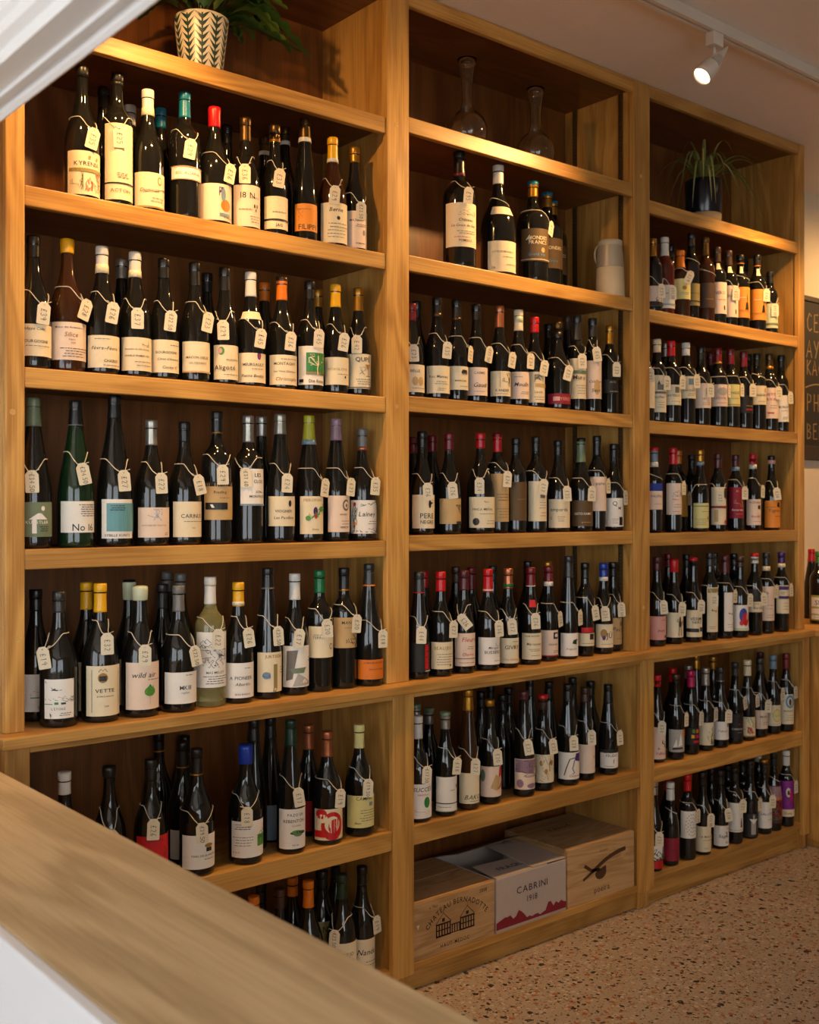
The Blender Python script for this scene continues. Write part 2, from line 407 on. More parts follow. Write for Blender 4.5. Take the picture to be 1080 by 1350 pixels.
# base shelving
lo_ = tag(empty('base_shelving', (2.58, .15, 0)), 'low oak base shelves on the terrazzo floor under the long ledge', 'shelving')
def lb(name, *a, mat=None, bev=.0): return child_of(box(name, *a, mat, None, bev), lo_)
LST = [(.872, .931), (1.996, 2.076), (3.134, 3.21), (4.215, 4.262)]
LOW, BOT = Z0 - .94, Z0 - 1.352
for i, (a, b) in enumerate(LST):
    lb('stile', a, b, -.03, -.008, Z0 - 1.378, LEDGE - .026, mat=oak('Z'), bev=.003)
    lb('side_panel', a + (.006 if i else 0), b - (.006 if i < 3 else -.006), -.008, BACK + .012, .0, LEDGE - .026, mat=oak('Z'))
LB = [(.931, 1.996), (2.076, 3.134), (3.21, 4.215)]
for i, (a, b) in enumerate(LB):
    lb('top_rail', a, b, -.028, -.010, LEDGE - .044, LEDGE - .0265, mat=oak('X'), bev=.002)
    lb('back_panel', a - .006, b + .006, BACK, BACK + .012, .0, LEDGE - .027, mat=veneer('Z'))
    s = lb('shelf', a - .006, b + .006, -.006, BACK, LOW - .028, LOW - .0005, mat=oak('X'))
    lp = box('shelf_lip', a + .001, b - .001, -.026, -.0055, LOW - .057, LOW, oak('X'), None, .0025, 2); lp.parent = s
    bt = BOT + (.026 if i == 2 else 0)
    s = lb('bottom_board', a - .006, b + .006, -.014, BACK, bt - .024, bt, mat=oak('X'), bev=.002)
    lb('plinth', a - .006, b + .006, .006, .024, .0, bt - .024, mat=oak('X'))

# oak return counter meeting the shelving at the far end
rc = tag(empty('return_counter', (4.6, -.6, 0)), 'oak panelled counter meeting the shelving below the blackboard', 'counter')
def rb(name, *a, mat=None, bev=.0): return child_of(box(name, *a, mat, None, bev), rc)
rb('counter_top', 4.264, 5.2, -2.2, YW - .002, LEDGE - .026, LEDGE, mat=oak('Y'), bev=.004)
for y0 in (-2.18, -1.33, -.48):
    rb('front_panel', 4.285, 4.305, y0, y0 + .835, .03, LEDGE - .026, mat=oak('Z'), bev=.003)
rb('body', 4.305, 5.18, -2.18, YW - .004, .0, LEDGE - .026, mat=oak('Z'))

# foreground counter
fc = tag(empty('service_counter', (.615, -1.6, 0)), 'foreground counter with broad oak top and white painted side panel', 'counter')
def fb(name, *a, mat=None, bev=.0): return child_of(box(name, *a, mat, None, bev), fc)
fb('counter_top', .4775, .7535, -3.6, YW - .004, LEDGE - .03, LEDGE, mat=pale_oak('Y'), bev=.002)
fb('side_panel', .462, .477, -3.6, YW - .004, .0, LEDGE - .0005, mat=plain('white_laminate', (.72, .74, .80, 1), .4), bev=.002)
fb('body', .48, .72, -3.58, YW - .005, .0, LEDGE - .0305, mat=pale_oak('Z'))

# ================================================================== BOTTLES
SHAPE = {'B': [(0, 1), (.42, 1), (.47, .965), (.52, .87), (.57, .70), (.62, .49), (.67, .29), (.72, .14), (.78, .05), (.85, 0), (1, 0)],
         'X': [(0, 1), (.585, 1), (.625, .975), (.66, .88), (.69, .69), (.715, .44), (.74, .22), (.775, .08), (.82, .02), (.87, 0), (1, 0)],
         'F': [(0, 1), (.34, 1), (.41, .95), (.50, .79), (.60, .57), (.70, .35), (.80, .16), (.90, .05), (1, 0)]}
def make_prof(kind, h, r):
    nr = .0138 if r < .045 else .0165
    def p(z):
        t = max(0, min(1, z / h)); pts = SHAPE[kind]
        for (a, sa), (b, sb) in zip(pts, pts[1:]):
            if t <= b:
                k = (t - a) / (b - a) if b > a else 0
                k = k if abs(sa - sb) < .02 else k
                return nr + (r - nr) * (sa + (sb - sa) * k)
        return nr
    return p
def smooth_prof(kind, h, p):
    zs = [0, .008, .02, .2 * h, .33 * h] + [h * (.36 + .02 * i) for i in range(32)] + [h]
    return sorted({round(z, 5) for z in zs if z <= h})
# print elements on labels
def T(s, u=0, v=.5, size=.16, c='ink', sl=0, wd=1.0): return ('T', s, u, v, size, c, sl, wd)
def Q(u0, v0, u1, v1, c): return ('Q', u0, v0, u1, v1, c)
def Ln(u0, u1, v0, v1, n, c='greyink', seed=1): return ('L', u0, u1, v0, v1, n, c, seed)
def El(u, v, du, dv, c): return ('E', u, v, du, dv, c)
def Sq(seed, u0, v0, u1, v1, n, c='ink', hw=.0005): return ('S', seed, u0, v0, u1, v1, n, c, hw)
def Pg(pts, c): return ('P', pts, c)
def Pl(pts, c='ink', hw=.0006): return ('N', pts, c, hw)
def clip(poly, x, keep_less):
    out = []
    for i in range(len(poly)):
        a, b = poly[i], poly[(i + 1) % len(poly)]
        ia = (a[0] <= x) if keep_less else (a[0] >= x); ib = (b[0] <= x) if keep_less else (b[0] >= x)
        if ia: out.append(a)
        if ia != ib:
            k = (x - a[0]) / (b[0] - a[0]); out.append((x, a[1] + (b[1] - a[1]) * k))
    return out
def strips(poly, du):
    a = min(p[0] for p in poly); b = max(p[0] for p in poly); n = max(1, int((b - a) / du + .999)); res = []
    for i in range(n):
        q = clip(clip(poly, a + (b - a) * i / n, False), a + (b - a) * (i + 1) / n, True)
        if len(q) > 2: res.append(q)
    return res
def print_geo(els, half, H):
    """label print as flat (u, v) geometry: list of (verts, faces, colour, layer)"""
    out = []
    for n_, e in enumerate(els):
        k = e[0]
        if k == 'T':
            _, s, u, v, size, c, sl, wd = e
            size *= .88; u = u * .8 - .14
            gv, gf, W = text_geo(s, size * H, sl, wd)
            mx = 1.30 * half
            sc = min(1, mx / W) if W > 0 else 1
            out.append(([(u + x * sc / half, v + y * sc / H) for x, y in gv], gf, c))
        elif k == 'Q':
            _, u0, v0, u1, v1, c = e
            for q in strips([(u0, v0), (u1, v0), (u1, v1), (u0, v1)], .2): out.append((q, [tuple(range(len(q)))], c))
        elif k == 'E':
            _, u, v, du, dv, c = e
            for q in strips([(u + du * math.cos(a * math.pi / 9), v + dv * math.sin(a * math.pi / 9)) for a in range(18)], .2): out.append((q, [tuple(range(len(q)))], c))
        elif k == 'P':
            for q in strips(e[1], .2): out.append((q, [tuple(range(len(q)))], e[2]))
        elif k == 'L':
            _, u0, u1, v0, v1, n, c, seed = e
            rn = random.Random(seed * 31 + n)
            for i in range(n):
                v = v0 + (v1 - v0) * (i + .5) / n; hh = .0009 / H; a = u0 + rn.uniform(0, .22) * (u1 - u0); b = u1 - rn.uniform(0, .22) * (u1 - u0)
                x = a
                while x < b:
                    x2 = min(b, x + rn.uniform(.06, .2)); out.append(([(x, v - hh), (x2, v - hh), (x2, v + hh), (x, v + hh)], [(0, 1, 2, 3)], c)); x = x2 + .035
        elif k == 'S':
            _, seed, u0, v0, u1, v1, n, c, hw = e
            rn = random.Random(seed); pts = []
            x, y = rn.random(), rn.random()
            for i in range(n):
                x = max(0, min(1, x + rn.uniform(-.38, .38))); y = max(0, min(1, y + rn.uniform(-.38, .38))); pts.append((x, y))
            P2 = [((u0 + (u1 - u0) * a) * half, (v0 + (v1 - v0) * b) * H) for a, b in pts]
            rv, rf = ribbon(P2, hw); out.append(([(a / half, b / H) for a, b in rv], rf, c))
        elif k == 'N':
            P2 = [(a * half, b * H) for a, b in e[1]]; rv, rf = ribbon(P2, e[3]); out.append(([(a / half, b / H) for a, b in rv], rf, e[2]))
    return out
m_tag = plain('tag_card', 'ddd0b2', .7, noise=.05, nscale=200)
m_string = plain('tag_string', 'd6cbb6', .8)
m_pen = plain('tag_ink', '3a332c', .6)
PRICES = ['£26', '£19', '£22', '£37.50', '£24', '£29', '£17', '£32', '£45', '£23.50', '£18', '£27', '£35', '£21']
def bottle(X, Y, Zs, h, kind, r, spec, s_px):
    """spec: dict read from the photograph; s_px(y) turns a crop row into an image row"""
    g = empty('wine_bottle', (X, Y, Zs))
    p = make_prof(kind, h, r)
    phi = math.atan2(X, D + Y)
    dep = X * SP + (Y + D) * CP
    zl = lambda yc, rr: EYE - (s_px(yc) - CY) * (dep - rr) / F - Zs
    zs = smooth_prof(kind, h, p)
    prof = [(r * .55, .004), (r * .86, 0), (r * .97, .003), (r, .009)] + [(p(z), z) for z in zs if z > .01 and z < h - .004]
    prof += [(p(h) + .0012, h - .022), (p(h) + .0012, h - .003), (p(h) - .001, h)]
    prof.sort(key=lambda q: q[1]) if False else None
    pr_ = [q for q in prof if q[1] < h - .023 or q in prof[-3:]]
    lathe('glass', pr_, GLASS[spec.get('g', 'dark')](), g, 24)
    # capsule
    cap = spec.get('cap', 'black'); cb = zl(spec['cb'], .014) if spec.get('cb') else h - (.052 if kind != 'F' else .058)
    cb = min(max(cb, h - .11), h - .012)
    nr = p(h)
    if spec.get('wax'):
        cp = [(p(cb) + .0012, cb), (p(cb) + .0022, cb + .002), (nr + .0028, h - .02), (nr + .0036, h - .010), (nr + .0026, h - .001), (nr * .7, h + .0012), (0, h + .0015)]
    else:
        cp = [(p(cb) + .0008, cb)] + [(p(z) + .001, z) for z in (cb + .004, cb + (h - cb) * .4, h - .026) if z > cb + .002 and z < h - .0205]
        cp += [(nr + .0011, h - .020), (nr + .0021, h - .0175), (nr + .0021, h - .004), (nr + .0012, h + .0006), (nr * .6, h + .001), (0, h + .001)]
    c = lathe('capsule', cp, foil(cap), g, 20)
    if spec.get('cap2'):     # a ring or collar at the capsule's lower edge
        col, h0, h1 = spec['cap2']
        z0 = cb + h0; z1 = cb + h1
        lathe('collar', [(p(z0) + .0008, z0), (p(z0) + .0019, z0 + .0005), (p(z1) + .0019, z1 - .0005), (p(z1) + .0008, z1)], foil(col), c, 20)
    if spec.get('top'):
        lathe('cap_top', [(nr + .0022, h - .012), (nr + .003, h - .011), (nr + .003, h), (nr * .8, h + .002), (0, h + .002)], foil(spec['top']), c, 20)
    # label(s)
    if spec.get('L'):
        y0, y1, lc = spec['L'][:3]
        aw = R(spec.get('aw', 70)); tc = -phi + R(17 + spec.get('ac', 0))
        z1 = zl(y0, r); z0 = zl(y1, r)
        z0 = max(z0, .008); z1 = min(z1, h * .9)
        H = z1 - z0; half = aw * r
        off = .0006
        def onb(u, v, o): 
            th = tc + u * aw; z = z0 + v * H; rr = p(z) + o
            return (rr * math.sin(th), -rr * math.cos(th), z)
        nv = 4 if z1 < SHAPE[kind][1][0] * h else 10
        nu = 18; v, f = [], []
        skew = spec.get('skew', 0)
        for j in range(nv + 1):
            for i in range(nu + 1): v.append(onb(-1 + 2 * i / nu, j / nv, off))
        for j in range(nv):
            for i in range(nu): f.append((j * (nu + 1) + i, j * (nu + 1) + i + 1, (j + 1) * (nu + 1) + i + 1, (j + 1) * (nu + 1) + i))
        lo = mesh('label', v, f, paper(lc), g, True)
        els = spec.get('pr')
        if els is None: els = []
        if isinstance(els, str): els = [T(els, .05, .56, .14), Ln(-.45, .55, .30, .46, 2, seed=int(X * 100)), Ln(-.3, .4, .08, .2, 2, seed=int(X * 77))]
        geo = print_geo(els, half, H)
        if geo:
            cols = []; vv, ff, ii = [], [], []
            for q, (gv, gf, gc) in enumerate(geo):
                if gc not in cols: cols.append(gc)
                b0 = len(vv); o_ = .0010 + .00025 * min(q, 5)
                for (u, w_) in gv:
                    vv.append(onb(max(-1.02, min(1.02, u)), max(0, min(1, w_)), o_))
                ff += [tuple(b0 + i for i in qf) for qf in gf]; ii += [cols.index(gc)] * len(gf)
            mesh('label_lettering', vv, ff, [ink(k) for k in cols], lo, False, ii)
    for (y0, y1, lc, aw2) in spec.get('L2', []):
        aw = R(aw2); tc = -phi + R(17 + spec.get('ac', 0)); z1 = min(zl(y0, r * .8), h * .92); z0 = zl(y1, r * .8); v, f = [], []
        for j in range(4):
            for i in range(15):
                th = tc + (-1 + 2 * i / 14) * aw; z = z0 + (z1 - z0) * j / 3; rr = p(z) + .0007; v.append((rr * math.sin(th), -rr * math.cos(th), z))
        for j in range(3):
            for i in range(14): f.append((j * 15 + i, j * 15 + i + 1, (j + 1) * 15 + i + 1, (j + 1) * 15 + i))
        mesh('neck_label', v, f, paper(lc), g, True)
    # price tag on a string
    if spec.get('tag'):
        tx, ty, roll = spec['tag'][:3]
        tpx = spec['ox'] + tx * spec['s']
        hh, hw = .0262, .0152
        zt = zl(ty, r); zt = min(max(zt, .05), h * .80)
        rt = max(p(zt - hh), p(zt)) + .0022
        best = min(range(-100, 101, 2), key=lambda a: abs(pr(X + rt * math.sin(R(a) - phi), Y - rt * math.cos(R(a) - phi), Zs + zt)[0] - tpx))
        th = R(best) - phi
        thn = th + max(-.5, min(.5, (-phi - th) * .45))      # the card swings a little towards the shop
        ex = math.cos(th - thn); nx, ny = math.sin(th) , -math.cos(th); txv, tyv = math.cos(thn), math.sin(thn)
        push = hw * abs(math.sin(th - thn)) * .8
        cr, sr = math.cos(R(roll)), math.sin(R(roll))
        def on(a, b, o):   # a across, b up, rotated by the roll, o outwards; the card curls back a little with the bottle
            a2 = a * cr - b * sr; b2 = a * sr + b * cr
            lean = push
            return (nx * (rt + o + lean) + txv * a2, ny * (rt + o + lean) + tyv * a2, zt + b2)
        poly = [(-hw, -hh + .002), (-hw + .002, -hh), (hw - .002, -hh), (hw, -hh + .002), (hw, hh - .010), (.007, hh), (-.007, hh), (-hw, hh - .010)]
        n = len(poly); hz = hh - .006
        hole = []
        for a, b in poly:
            l_ = math.hypot(a, b - hz); hole.append((a / l_ * .0017, hz + (b - hz) / l_ * .0017))
        v = [on(a, b, o_) for o_ in (0, .0007) for ring in (poly, hole) for a, b in ring]; f = []
        for i in range(n):
            j = (i + 1) % n
            f += [(i, n + i, n + j, j), (2 * n + i, 2 * n + j, 3 * n + j, 3 * n + i), (i, j, 2 * n + j, 2 * n + i), (n + i, 3 * n + i, 3 * n + j, n + j)]
        to = mesh('price_tag', v, f, m_tag, g)
        rn = random.Random(int(X * 1000) + int(Zs * 100))
        price = spec.get('P') or rn.choice(PRICES)
        size = .0135 if len(price) < 4 else .0105
        gv, gf, W = hand_geo(price, size, .0007, rn)
        vv = []
        for a, b in gv: vv.append(on(b, -a - .003, .0011))      # written along the length of the card
        ff = list(gf)
        mesh('handwriting', vv, ff, m_pen, to)
        zh = zt + (hh - .006) * cr; ztop = min(zh + spec.get('rise', .034), cb - .004); ztop = max(ztop, zh + .008)
        a0 = -(hh - .006) * sr / rt
        def sp(a, t):      # along the loop
            z = zh + (ztop - zh) * (t * t * (3 - 2 * t)); rr = p(z) + .0016
            k = min(1, t * 3); rr = (rt + .0022) * (1 - k) + rr * k if t < .34 else rr
            return (rr * math.sin(a), -rr * math.cos(a), z)
        lean = rn.uniform(.75, 1.35)
        pts = []
        for k in range(31):
            q = k / 30 * 2 * math.pi; dist = q if q < math.pi else 2 * math.pi - q
            pts.append(sp(th + a0 + q, min(1, dist / (lean if q < math.pi else 2.1 - lean))))
        v, f = tube_geo(pts, .0011, 4)
        side = rn.choice((-1, 1)); q0 = Vector(sp(th + a0 + side * .12, .12)); 
        out = Vector((nx, ny, 0))
        v2, f2 = tube_geo([q0, q0 + out * .003 + Vector((txv, tyv, 0)) * side * .006 + Vector((0, 0, .005)), q0 + out * .004 + Vector((txv, tyv, 0)) * side * .012 + Vector((0, 0, .007))], .0009, 4)
        b0 = len(v); mesh('string', v + v2, f + [tuple(b0 + i for i in q) for q in f2], m_string, to, True)
    elif spec.get('loop'):
        zz = zl(spec['loop'], r * .6); zz = min(max(zz, h * .5), cb - .006)
        pts = []
        for k in range(25):
            q = k / 24 * 2 * math.pi; z = zz + .012 * math.cos(q + 1.2); rr = p(z) + .0016; pts.append((rr * math.sin(q - phi), -rr * math.cos(q - phi), z))
        v, f = tube_geo(pts, .0011, 4); mesh('string', v, f, m_string, g, True)
    return g

ORD = ['zeroth', 'first', 'second', 'third', 'fourth', 'fifth', 'sixth', 'seventh', 'eighth', 'ninth', 'tenth', 'eleventh', 'twelfth', 'thirteenth', 'fourteenth']
BAYINFO = [('counter end', 'patterned pot'), ('pot bay', 'glass carafes'), ('carafe bay', 'spider plant')]
USED_LABELS = set()
def row(bay, shelf_name, zshelf, ox, oy, s, items, Yf=.060, Yb=.150, base=False, lower=False, frontedge=.006):
    """items: dicts; nx, ty in crop pixels; bk = 1 stands behind"""
    x0, x1 = (LB if lower else BAYS)[bay]
    sy = lambda y: oy + y * s
    placed = []
    fronts = sorted([q for q in items if not q.get('bk')], key=lambda q: q['nx'])
    backs = [q for q in items if q.get('bk')]
    for q in fronts + backs:
        q['ox'] = ox; q['s'] = s
        px = ox + q['nx'] * s; kind = q.get('k', 'B')
        Y = q.get('Y', Yb if q.get('bk') else Yf)
        if base and q.get('by'):
            Y = .03
            for _ in range(8):       # the base rim nearest the camera touches the shelf at this row
                dep = depth_at(px, Y); r = q.get('w', 0) * s / 2 / F * dep or .039
                kk = 1 - (.034 if base == 'ledge' else .012) * max(0, px - 860) / 170
                dwant = (EYE - zshelf) * kk * F / (sy(q['by']) - CY) + r * .95
                Y += (dwant - dep) * .8
            Y = max(Y, frontedge + r + .002 - (.06 if base == 'ledge' else .03))
        for _ in range(60):
            dep = depth_at(px, Y)
            r = q['w'] * s / 2 / F * dep if q.get('w') else {'B': .0395, 'X': .0368, 'F': .0375}[kind]
            r = min(max(r, .031), .058)
            X = max(min(un(px, 0, Y)[0], x1 - .001 - r), x0 + .001 + r)
            if any((X - a) ** 2 + (Y - b) ** 2 < (r + c + .0008) ** 2 for a, b, c in placed): Y += .006
            else: break
        X = max(X, x0 + .001 + r)
        Y = min(Y, BACK - r - .002)
        hit = lambda xx: any((xx - a) ** 2 + (Y - b_) ** 2 < (r + c + .0008) ** 2 for a, b_, c in placed)
        if hit(X):
            for k in range(1, 60):
                ok = [xx for xx in (X + .004 * k, X - .004 * k) if not hit(xx) and x0 + r < xx < x1 - r]
                if ok: X = ok[0]; break
        ztop = EYE - (sy(q['ty']) - CY) * (X * SP + (Y + D) * CP) / F
        h = ztop - zshelf
        q['pos'] = (X, Y, r, h)
        placed.append((X, Y, r))
        h = min(max(h, .24), .40)
        g = bottle(X, Y, zshelf + .0004, h, kind, r, q, sy)
        side = BAYINFO[bay][0]
        capn = cname(q.get('top') or q.get('cap', 'black')); L = q.get('L')
        if not q.get('bk'):
            n = fronts.index(q) + 1
            q['n'] = n
            d = f"bottle, {capn} top, " + (f"{q.get('ln') or cname(L[2])} label, " if L else '') + f"{ORD[n]} from {side}, {shelf_name}"
        else:
            near = min(fronts, key=lambda t: abs(t['nx'] - q['nx'])); n = near['n']
            d = f"rear bottle, {capn} top, behind {ORD[n]} from {side}, {shelf_name}"
            if d in USED_LABELS: d = f"farther rear bottle, {capn} top, behind {ORD[n]} from {side}, {shelf_name}"
            if d in USED_LABELS: d = f"rearmost bottle, {capn} top, behind {ORD[n]} from {side}, {shelf_name}"
        USED_LABELS.add(d)
        tag(g, d, 'bottle', 'wine bottles on ' + shelf_name)
def b(nx, ty, k='B', **kw):
    kw.update(nx=nx, ty=ty, k=k); return kw
def shelf_names(bay):
    t = BAYINFO[bay][1]
    return {1: f'first shelf under {t}', 2: f'second shelf under {t}', 3: f'third shelf under {t}', 4: f'ledge below {t}', 5: f'lower shelf below {t}', 6: f'bottom shelf below {t}'}

# ------------------------------------------------------------------ pot bay
SN = shelf_names(0); ZS = [Z0 + z for z in SHELF[0]]
row(0, SN[1], ZS[1], 0, 0, .27778, [
 b(390, 322, w=160, cap='black', cb=365, L=(712, 920, 'cream'), ln='pictorial', tag=(437, 650, -12), P='£35', pr=[T('KYRENIA', .2, .66, .12), Q(-.9, .52, .9, .60, 'khaki'), Sq(3, -.8, .1, -.2, .5, 30), Sq(4, -.1, .1, .25, .55, 26, 'redink', .0008), Sq(5, .3, .1, .85, .5, 30), Sq(6, .4, .1, .7, .5, 16, 'redink', .0008), El(.1, .86, .06, .04, 'gold'), El(.5, .84, .06, .04, 'gold')]),
 b(492, 420, cap='black', bk=1),
 b(557, 352, 'X', w=140, cap='black', cb=400, L=(582, 945, 'cream'), ln='long cream', tag=(567, 650, 2), P='£25', pr=[Q(-1, .205, 1, .225, 'ink'), T('ACTON', .1, .10, .05, 'greyink', 0, 1.2), Ln(-.3, .5, .28, .36, 3)]),
 b(617, 505, cap='whitecap', bk=1),
 b(702, 433, w=150, cap='whitecap', cb=545, cap2=('cream', .0, .02), L=(815, 985, 'cream'), pr=[El(.4, .78, .13, .12, 'goldink'), El(.4, .78, .09, .08, 'cream'), Sq(2, -.75, .42, .8, .58, 26, 'greyink'), T('Domaine', .0, .45, .12, 'greyink', .25), Ln(-.2, .7, .15, .32, 2), Q(-1, .0, 1, .04, 'goldink')]),
 b(762, 520, cap='teal', bk=1),
 b(877, 443, 'X', w=150, cap='teal', cb=555, L=(785, 850, 'white'), ln='banded', tag=(903, 705, -8), P='£29', pr=[T('SOL ALJARIA', .1, .38, .32, 'goldink'), Q(-1, .0, 1, .06, 'goldink'), Q(-1, .92, 1, .98, 'goldink')]),
 b(1018, 512, w=158, cap='red', wax=1, cb=600, L=(868, 1050, 'pinkcream'), ln='swan', tag=(1085, 812, -10), pr=[El(.35, .42, .28, .16, 'orange'), Sq(8, .0, .5, .55, .9, 24, 'purple', .0008), El(.2, .7, .12, .18, 'bluegrey'), Q(.0, .12, .6, .2, 'bluegrey'), Ln(.2, .9, .05, .12, 1)]),
 b(1075, 600, cap='black', bk=1),
 b(1165, 565, w=136, cap='bronze', cb=668, L=(875, 1075, 'pinkcream'), tag=(1162, 825, 0), P='£36', pr=[T('18 N', .05, .68, .17), T('ature', .62, .68, .08), El(.3, .5, .05, .05, 'ink'), El(.48, .5, .05, .05, 'ink'), El(.39, .40, .04, .04, 'ink'), Ln(-.6, .2, .38, .44, 1, 'redink'), Ln(.0, .7, .08, .28, 3)]),
 b(1255, 655, cap='bronze', cap2=('whitecap', .0, .012), bk=1),
 b(1305, 600, w=120, cap='bronze', cb=665, cap2=('gold', -.004, .004), L=(930, 1085, 'cream'), ln='split cream', tag=(1325, 845, -8), P='£33', pr=[Q(-1, .25, 1, .31, 'ink'), T('JAG', .2, .08, .10), Ln(-.4, .6, .48, .56, 1)]),
 b(1352, 608, cap='bronze', cap2=('whitecap', 0, .012), bk=1),
 b(1447, 568, 'F', w=115, cap='bronze', cb=672, cap2=('whitecap', .0, .013), L=(965, 1095, 'orangelab'), pr=[T('FILIPPI', .15, .06, .26), Sq(12, -.7, .4, .8, .85, 22, 'amberink', .0008), Ln(-.8, .2, .74, .86, 1)]),
 b(1579, 658, w=136, g='brown', cap='yellow', cb=768, cap2=('whitecap', .0, .011), L=(960, 1150, 'cream'), tag=(1590, 925, -5), pr=[T('Berne', .15, .78, .12, 'ink', .2), El(.1, .62, .10, .05, 'ink'), Ln(-.6, .8, .1, .52, 5)]),
 b(1683, 704, w=116, cap='gold', cb=768, L=(1000, 1180, 'pinkcream'), tag=(1712, 1000, -2), pr=[T('MAZERAY', .1, .72, .07), El(.45, .42, .10, .08, 'greyink'), T('DOMAINE', .4, .10, .05), Ln(-.3, .7, .56, .66, 2)]),
])
row(0, SN[2], ZS[2], 0, 290, .25926, [
 b(160, 85, w=176, cap='black', L=(527, 690, 'cream'), tag=(217, 470, -5), P='£39', pr=[T('Philippe Colin', -.1, .82, .10, 'ink', .2), T('BOURGOGNE', .0, .42, .11), Ln(-.6, .6, .28, .36, 1)]),
 b(342, 100, w=180, g='brown', cap='yellow', wax=1, cb=165, L=(517, 710, 'pinkcream'), ln='pink-cream', tag=(425, 445, -18), P='£28', pr=[T('Maison des Ardoisières', .0, .84, .075), T('Silice', .1, .62, .14, 'goldink', .15), T('blanc', .15, .52, .07, 'goldink'), T('2019', .2, .43, .06, 'goldink'), Ln(-.6, .8, .06, .34, 4, 'ink')]),
 b(519, 140, w=170, cap='whitecap', cb=268, cap2=('cream', .0, .022), L=(585, 750, 'cream'), tag=(570, 468, -9), P='£26', pr=[T('Fèvre–Fèvre', .05, .56, .15, 'ink', .25), T('CHABLIS', .45, .18, .10), Ln(-.6, .2, .86, .92, 1), Ln(-.2, .9, .04, .12, 1)]),
 b(620, 200, cap='silver', bk=1),
 b(687, 168, w=162, cap='whitecap', cb=290, cap2=('cream', .0, .018), L=(595, 765, 'cream'), ln='bordered', tag=(700, 500, 0), P='£37', pr=[Pl([(-.93, .06), (.93, .06), (.93, .94), (-.93, .94), (-.93, .06)]), T('Domaine du Chardonnay', .05, .62, .10, 'ink', .2), T('CHABLIS PREMIER CRU', .05, .42, .085), Sq(3, .1, .72, .5, .9, 18, 'greyink'), Ln(-.3, .8, .1, .32, 2)]),
 b(833, 200, w=148, cap='black', L=(608, 775, 'cream'), tag=(865, 512, -6), P='£22.50', pr=[T('BOURGOGNE', .1, .58, .09), T('Côtes d’Auxerre', .25, .38, .12, 'ink', .25), Ln(.1, .8, .8, .88, 1), T('Cuvée C', .3, .12, .1, 'ink', .2)]),
 b(990, 220, w=150, cap='black', cb=335, L=(617, 775, 'cream'), tag=(1050, 515, -10), P='£23', pr=[Q(-1, 0, 1, .05, 'tan'), T('MÂCON-VERZÉ', .1, .45, .085), T('LES PERRIÈRES', .1, .28, .07, 'greyink')]),
 b(1053, 275, cap='black', bk=1),
 b(1143, 247, w=134, cap='black', cb=360, L=(635, 810, 'cream'), tag=(1136, 560, 2), P='£29', pr=[El(-.45, .83, .2, .12, 'leaf'), El(-.52, .83, .13, .08, 'pink'), T('BOURGOGNE', .5, .55, .05), T('Aligoté', -.1, .28, .17), Ln(-.3, .8, .1, .18, 1)]),
 b(1275, 270, w=148, cap='whitecap', cb=388, L2=[(462, 502, 'cream', 80)], L=(675, 825, 'cream'), ln='crested', tag=(1321, 600, -8), P='£45', pr=[El(.25, .92, .12, .14, 'blue'), El(.25, .9, .07, .08, 'redink'), T('MEURSAULT', .1, .56, .11), T('Pierre Boulay', .05, .18, .15, 'ink', .28), Ln(-.2, .5, .42, .5, 1)]),
 b(1345, 323, cap='orange', bk=1),
 b(1433, 293, w=150, cap='orange', cb=407, top='brown', L=(685, 837, 'cream'), tag=(1475, 615, -6), P='£36', pr=[T('MONTAGNY', .15, .66, .12), T('Les Vieux Châteaux', .15, .42, .10), T('Christophe', .25, .14, .14, 'goldink', .3), Ln(-.3, .8, .82, .9, 1)]),
 b(1575, 315, w=138, cap='black', L=(640, 837, 'white'), ln='green tree', tag=(1618, 600, -4), P='£45', pr=[Q(-.45, .26, 1, .83, 'greenink'), Q(-.45, .26, 1, .33, 'khaki'), Pl([(.25, .26), (.22, .42), (.3, .55), (.28, .75)], 'cream', .0016), Pl([(.28, .5), (.0, .62), (-.2, .72)], 'cream', .0012), Pl([(.29, .52), (.55, .6), (.8, .72)], 'cream', .0012), Sq(21, -.3, .5, .9, .82, 34, 'cream', .0007), T('Die Reise', .45, .06, .09), Q(-.9, .06, -.6, .14, 'ink')]),
 b(1615, 357, cap='gold', bk=1),
 b(1706, 332, w=132, cap='yellow', cb=442, L=(697, 837, 'cream'), tag=(1745, 620, -8), P='£26', pr=[T('FOXGLOVE', .1, .52, .19, 'goldink', 0, 1.1), Ln(-.1, .8, .34, .42, 1, 'goldink'), El(.42, .28, .06, .05, 'ink')]),
 b(1822, 351, w=128, cap='gold', cb=462, L=(680, 857, 'cream'), tag=(1815, 633, 0), P='£42', pr=[Q(-1, .02, 1, .045, 'ink'), T('QUPÉ', .3, .78, .15), Pg([(.22, .70), (.62, .70), (.48, .56), (.36, .56)], 'goldink'), Pl([(.42, .56), (.42, .36)], 'ink', .0007), Pl([(.25, .36), (.6, .36)], 'ink', .0007), Sq(5, -.4, .4, .2, .62, 18, 'greyink'), Ln(-.4, .8, .10, .3, 3)]),
])
